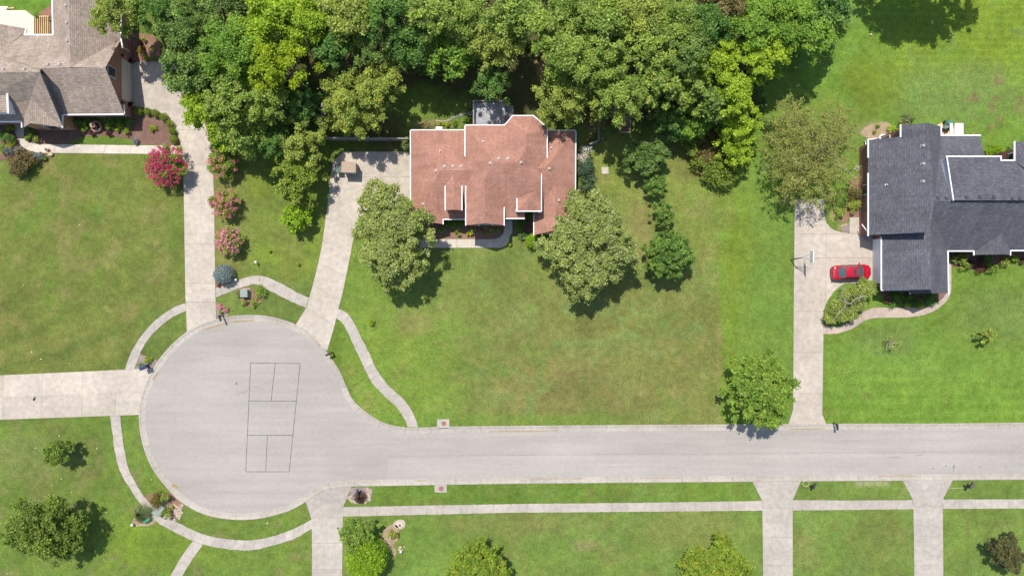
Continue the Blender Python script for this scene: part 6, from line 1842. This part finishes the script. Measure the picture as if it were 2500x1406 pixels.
def figure_(px, py, label, mats, name, cat, h=.4):
    b = G(px, py); t = empty(name, b, label, cat)
    MB().lathe(b, [(.13, 0), (.11, h * .35), (.07, h * .6), (.04, h * .72)], 10).build('body', M[mats[0]], t, smooth=True)
    MB().lathe(b + Vector((0, 0, h * .68)), [(.03, 0), (.075, h * .12), (.06, h * .26), (.0, h * .36)], 10).build('head', M[mats[1]], t, smooth=True)
figure_(976, 1281, 'small reddish garden ornament inside the stone ring', ('red_bits', 'navy_plastic'), 'garden_ornament', 'ornament')
figure_(956, 1305, 'white bird-shaped ornament on the round green shrub', ('bluewhite', 'bluewhite'), 'garden_ornament', 'ornament', 1.35)
# a carved stump with pot at the end of the tan house bed
st = empty('garden_stump', G(123, 374), 'brown stump ornament with yellow flower at the bed end of the tan house', 'ornament')
MB().tube([G(120, 368), G(120.5, 369, .5), G(119, 366, .75)], [.22, .18, .1], 9).build('stump', M['terracotta'], st)
MB().lathe(G(127, 377), [(.22, 0), (.26, .3), (.22, .32), (0, .3)], 12).build('pot', M['stone_tan'], st)
MB().lathe(G(122, 378, .1), [(.12, 0), (.16, .12), (0, .22)], 8).build('flower', M['yellow_bits'], st)
# white arched bench behind the red house
wb = empty('garden_arch', G(1073, 318), 'white arched garden bench behind the back gutter of the red house', 'bench')
for dx in (-.38, .38):
    MB().bar(G(1073, 321) + Vector((dx, 0, 0)), G(1073, 321, .9) + Vector((dx, 0, 0)), .07, .07).build('leg', M['white_trim'], wb)
MB().tube([G(1073, 319, .9) + Vector((.38 * math.cos(a), .02, .35 * math.sin(a))) for a in np.linspace(0, math.pi, 11)], .05, 6).build('arch', M['white_trim'], wb)
MB().box(G(1073, 316, .45), .78, .4, .05).build('seat', M['white_trim'], wb)

# grey plank fence behind the middle driveway
def fence(pts, label, h=1.75, name='fence', mat='wood_fence', gap=.0):
    t = empty(name, G(*pts[0]), label, 'fence')
    for a, b in zip(pts, pts[1:]):
        A, B = G(*a), G(*b); d = B - A; L = d.length; d.normalize(); n = max(1, round(L / 2.3))
        for k in range(n + 1):
            q = A + d * (L * k / n); MB().bar(q, q + Vector((0, 0, h + .08)), .11, .11).build('post', M[mat], t)
        nrm = Vector((-d.y, d.x, 0)) * .07
        for z in (.35, h - .3):
            MB().bar(A + nrm + Vector((0, 0, z)), B + nrm + Vector((0, 0, z)), .05, .09).build('rail', M[mat], t)
        MB().bar(A + nrm * .4 + Vector((0, 0, h + .1)), B + nrm * .4 + Vector((0, 0, h + .1)), .16, .04).build('cap', M[mat], t)
        mb = MB(); m = int(L / .145); r = random.Random(m)
        for k in range(m):
            q = A + d * (L * (k + .5) / m) + nrm * 1.5
            mb.bar(q + Vector((0, 0, .04)), q + Vector((0, 0, h + r.uniform(-.03, .02))), .022, .135) if abs(d.x) < abs(d.y) else mb.box(q + Vector((0, 0, h / 2)), .135, .022, h + r.uniform(-.04, .02), math.atan2(d.y, d.x))
        tag(mb.build('boards', M[mat], t), kind='stuff')
fence([(797, 345), (1002, 347)], 'weathered grey plank fence between woods and red house')
fence([(797, 345), (797, 262)], 'weathered plank fence running up beside the round olive tree')
fence([(1458, 268), (1458, 348), (1436, 357)], 'dark fence right of the half-bare brown bush', h=1.2)
# long low bed framed with timber
gb = empty('garden_bed', G(1522, 300), 'long timber framed garden bed under the oaks', 'garden bed')
for a, b in (((1513, 278), (1513, 324)), ((1538, 278), (1538, 324)), ((1513, 324), (1538, 324)), ((1513, 278), (1538, 278))):
    MB().bar(G(*a, .15), G(*b, .15), .11, .3).build('timber', M['stone_tan'], gb)
MB().box(G(1525.5, 301, .1), 1.2, 2.2, .16).build('soil', M['mulch_red'], gb)
# curved hose or pale edging in the gap of the wood
tag(MB().tube([G(1347, 155, .05), G(1342, 170, .05), G(1336, 182, .05), G(1332, 196, .05)], .09, 6).build('log', M['wood_fence']), 'pale fallen log in the bare earth gap of the wood', 'log')

# things on the parking pad of the red house
bx = empty('storage_box', P(856, 412, 0.9), 'tan-topped grey box standing on the parking pad of the red house', 'storage box')
cb = ORG[bx]; bx.location.z = .045; ORG[bx] = Vector((cb.x, cb.y, .045)); cb = ORG[bx]
MB().box(cb + Vector((0, 0, .92)), 1.55, 1.15, 1.8, -.03).build('body', M['box_side'], bx)
MB().box(cb + Vector((0, 0, 1.86)), 1.72, 1.3, .08, -.03).build('lid', M['box_tan'], bx)
for k in (-.4, .4): MB().box(cb + Vector((k, -.59, .9)), .7, .03, 1.5, -.03).build('door', M['box_side'], bx)
gb2 = empty('trash_bin', P(829, 416, .5), 'dark green trash bin beside the tan-topped box', 'trash bin'); cb = ORG[gb2]; gb2.location.z = .045; ORG[gb2] = Vector((cb.x, cb.y, .045)); cb = ORG[gb2]
v = []
for z, k in ((.08, .24), (.95, .32)):
    v += [cb + Vector((x * k, y * k * 1.1, z)) for x, y in ((-1, -1), (1, -1), (1, 1), (-1, 1))]
mk('body', v, [(0, 1, 5, 4), (1, 2, 6, 5), (2, 3, 7, 6), (3, 0, 4, 7), (3, 2, 1, 0), (4, 5, 6, 7)], M['bin_green'], gb2)
MB().box(cb + Vector((0, .02, 1.0)), .7, .82, .07).build('lid', M['bin_green'], gb2)
MB().bar(cb + Vector((-.3, .42, .98)), cb + Vector((.3, .42, .98)), .04, .04).build('handle', M['white_trim'], gb2)
for dx in (-.24, .24): MB().tube([cb + Vector((dx - .03, .36, .1)), cb + Vector((dx + .03, .36, .1))], .1, 10).build('wheel', M['rubber'], gb2)

# behind the slate house
mw = empty('mower', G(2306, 310, .06), 'green riding mower on the half-round patio', 'mower'); c = ORG[mw]; a = math.radians(70)
MB().box(c + Vector((0, 0, .45)), 1.0, .62, .4, a).build('body', M['mower_green'], mw)
MB().box(c + Vector((.12, .36, .7)), .5, .5, .22, a).build('hood', M['mower_green'], mw)
MB().box(c + Vector((-.06, -.18, .85)), .4, .42, .3, a).build('seat', M['black_metal'], mw)
for dx, dy in ((-.4, -.3), (.25, -.45), (-.2, .5), (.42, .38)):
    q = c + Vector((dx, dy, .2)); MB().tube([q - Vector((.06, -.02, 0)), q + Vector((.06, -.02, 0))], .2, 12).build('wheel', M['rubber'], mw)
pg = empty('pergola', G(2335, 335), 'white flat-roofed porch cover behind the slate house', 'porch cover')
for x0 in (2317, 2322): pass
MB().box(P(2341, 317, 2.6), 1.0, 1.5, .1).build('roof', M['white_trim'], pg)
MB().box(P(2322, 317, 2.6), .3, 1.5, .1).build('beam', M['white_trim'], pg)
for x, y in ((2322, 305), (2333, 305), (2349, 305), (2349, 329)):
    q = P(x, y, 2.5); MB().bar((q.x, q.y, 0), q, .1, .1).build('post', M['white_trim'], pg)
MB().tube([(P(2152, 338, 1.0).x + .45 * math.cos(t_), P(2152, 338, 1.0).y + .12 + .4 * math.sin(t_), .9) for t_ in np.linspace(0, math.pi, 9)], .09, 6)
ch = empty('garden_chair', P(2152, 338, .5), 'white round-backed chair at the slate house back corner', 'chair'); ch.location.z = 0; ORG[ch] = Vector((ch.location.x, ch.location.y, 0)); c = ORG[ch]
MB().lathe(c + Vector((0, 0, .4)), [(.36, 0), (.38, .05), (0, .06)], 14).build('seat', M['white_trim'], ch)
MB().tube([c + Vector((.38 * math.cos(t_), .38 * math.sin(t_), .8)) for t_ in np.linspace(0, math.pi, 9)], .07, 6).build('backrest', M['white_trim'], ch)
for dx, dy in ((-.25, -.2), (.25, -.2), (-.3, .22), (.3, .22)): MB().bar(c + Vector((dx, dy, 0)), c + Vector((dx, dy, .82 if dy > 0 else .4)), .05, .05).build('leg', M['white_trim'], ch)
dish = empty('satellite_dish', P(2090, 411, 3.0), 'white satellite dish on a pole beside the slate house', 'satellite dish'); c = ORG[dish].copy(); dish.location.z = 0; ORG[dish] = Vector((c.x, c.y, 0))
MB().tube([(c.x, c.y, 0), (c.x, c.y, 2.9)], .04, 6).build('pole', M['vent_grey'], dish)
MB().lathe(c, [(.06, 0), (.2, .03), (.34, .12), (.35, .13), (.2, .06), (0, .04)], 18).build('dish', M['vent_grey'], dish)
MB().bar(c + Vector((0, -.3, .1)), c + Vector((.0, -.05, .5)), .03, .03).build('arm', M['vent_grey'], dish)
bk = empty('bicycle', G(2106, 541), 'dark bicycle leaning by the slate house wall', 'bicycle'); c = ORG[bk]
for y0 in (-.52, .52):
    MB().tube([c + Vector((.05 + .1 * math.sin(a_), y0 + .33 * math.cos(a_), .34 + .33 * math.sin(a_))) for a_ in np.linspace(0, 2 * math.pi, 17)], .025, 5).build('wheel', M['rubber'], bk)
fr = MB()
for p, q in (((0.05, -.52, .34), (.08, -.1, .34)), ((.08, -.1, .34), (.14, -.22, .82)), ((.14, -.22, .82), (.14, .34, .85)), ((.14, .34, .85), (.08, -.1, .34)), ((.14, .34, .95), (.05, .52, .34)), ((.05, -.52, .34), (.14, -.22, .78))): fr.bar(c + Vector(p), c + Vector(q), .035, .035)
fr.build('frame', M['vent_grey'], bk)
MB().bar(c + Vector((-.12, .36, 1.0)), c + Vector((.4, .36, 1.0)), .03, .03).build('handlebar', M['vent_grey'], bk)
MB().box(c + Vector((.15, -.24, .9)), .14, .26, .06).build('saddle', M['black_metal'], bk)
gt = empty('watering_can', G(2101, 517), 'green plastic tub at the slate house wall', 'tub'); c = ORG[gt]
MB().lathe(c, [(.2, 0), (.26, .4), (.24, .4), (.2, .1), (0, .08)], 14).build('tub', M['green_plastic'], gt)
MB().tube([c + Vector((.26 * math.cos(a_), 0, .4 + .15 * math.sin(a_))) for a_ in np.linspace(0, math.pi, 7)], .015, 5).build('handle', M['black_metal'], gt)
rl = empty('railing', P(2120, 342, .9), 'white corner railing at the upper left of the slate house', 'railing'); c = ORG[rl].copy(); rl.location.z = 0; ORG[rl] = Vector((c.x, c.y, 0))
q0, q1, q2 = P(2119, 384, 1.0), P(2119, 341, 1.0), P(2140, 338, 1.0)
for a_, b_ in ((q0, q1), (q1, q2)):
    for z in (0, -.55): MB().bar(a_ + Vector((0, 0, z)), b_ + Vector((0, 0, z)), .08, .06).build('rail', M['white_trim'], rl)
for q in (q0, q1, q2): MB().bar((q.x, q.y, 0), q + Vector((0, 0, .1)), .09, .09).build('post', M['white_trim'], rl)
# pale ring round the mailbox on the verge
MB_ = MB().tube([G(1968 + 8 * math.cos(a_), 1180 + 6.5 * math.sin(a_), .02) for a_ in np.linspace(0, 2 * math.pi, 17)], .05, 5)
tag(MB_.build('lawn_edging', M['edging_pale']), 'pale yellow edging ring beside the verge mailbox', 'edging')
# dark fallen twig on the wide driveway
tag(MB().tube([G(83, 977, .07), G(85, 972, .09), G(86.5, 968, .07)], [.1, .13, .06], 6).build('stick', M['black_metal']), 'dark stick lying on the wide cream driveway', 'stick')
sg = empty('garden_stake', G(2340, 1190), 'thin pale stake lying on the verge by the wide mailbox', 'stake')
MB().bar(G(2316, 1192, .04), G(2350, 1190, .04), .05, .05).build('stake', M['stone_pale'], sg)

# dry leaves scattered on the lawns
def dry_leaves():
    r = random.Random(21)
    vs = [(-.18, 0, .02), (-.06, .09, .05), (.1, .08, .03), (.2, 0, .06), (.1, -.08, .03), (-.06, -.09, .05), (0, 0, .0)]
    fs = [(0, 6, 1), (1, 6, 2), (2, 6, 3), (3, 6, 4), (4, 6, 5), (5, 6, 0)]
    first = None
    for x, y in [(145, 1063), (88, 1093), (237, 1094), (150, 1168), (128, 1183), (175, 1200), (260, 1250), (18, 1399), (171, 887), (101, 876), (78, 859), (195, 549), (58, 697), (370, 1170), (653, 1276)]:
        if first is None:
            first = mk('dry_leaf', [G(x, y, .03) + Vector(v) for v in vs], fs, M['dry_leaf'], origin=G(x, y, .03)); o = first
        else:
            o = first.copy(); col.objects.link(o); o.location = G(x, y, .03); ORG[o] = G(x, y, .03)
        o.rotation_euler = (0, 0, r.uniform(0, 6)); s = r.uniform(.45, .8); o.scale = (s, s, s)
        tag(o, 'pale dry leaf lying on the lawns in the left part of the picture', 'leaf', 'dry leaves on the left lawns')
dry_leaves()
tag(MB().lathe(G(2125, 86), [(.08, 0), (.14, .08), (.13, .16), (0, .22)], 10).build('ball', M['dry_leaf'], smooth=True), 'small pale ball lying on the back lawn right of the wood', 'ball')
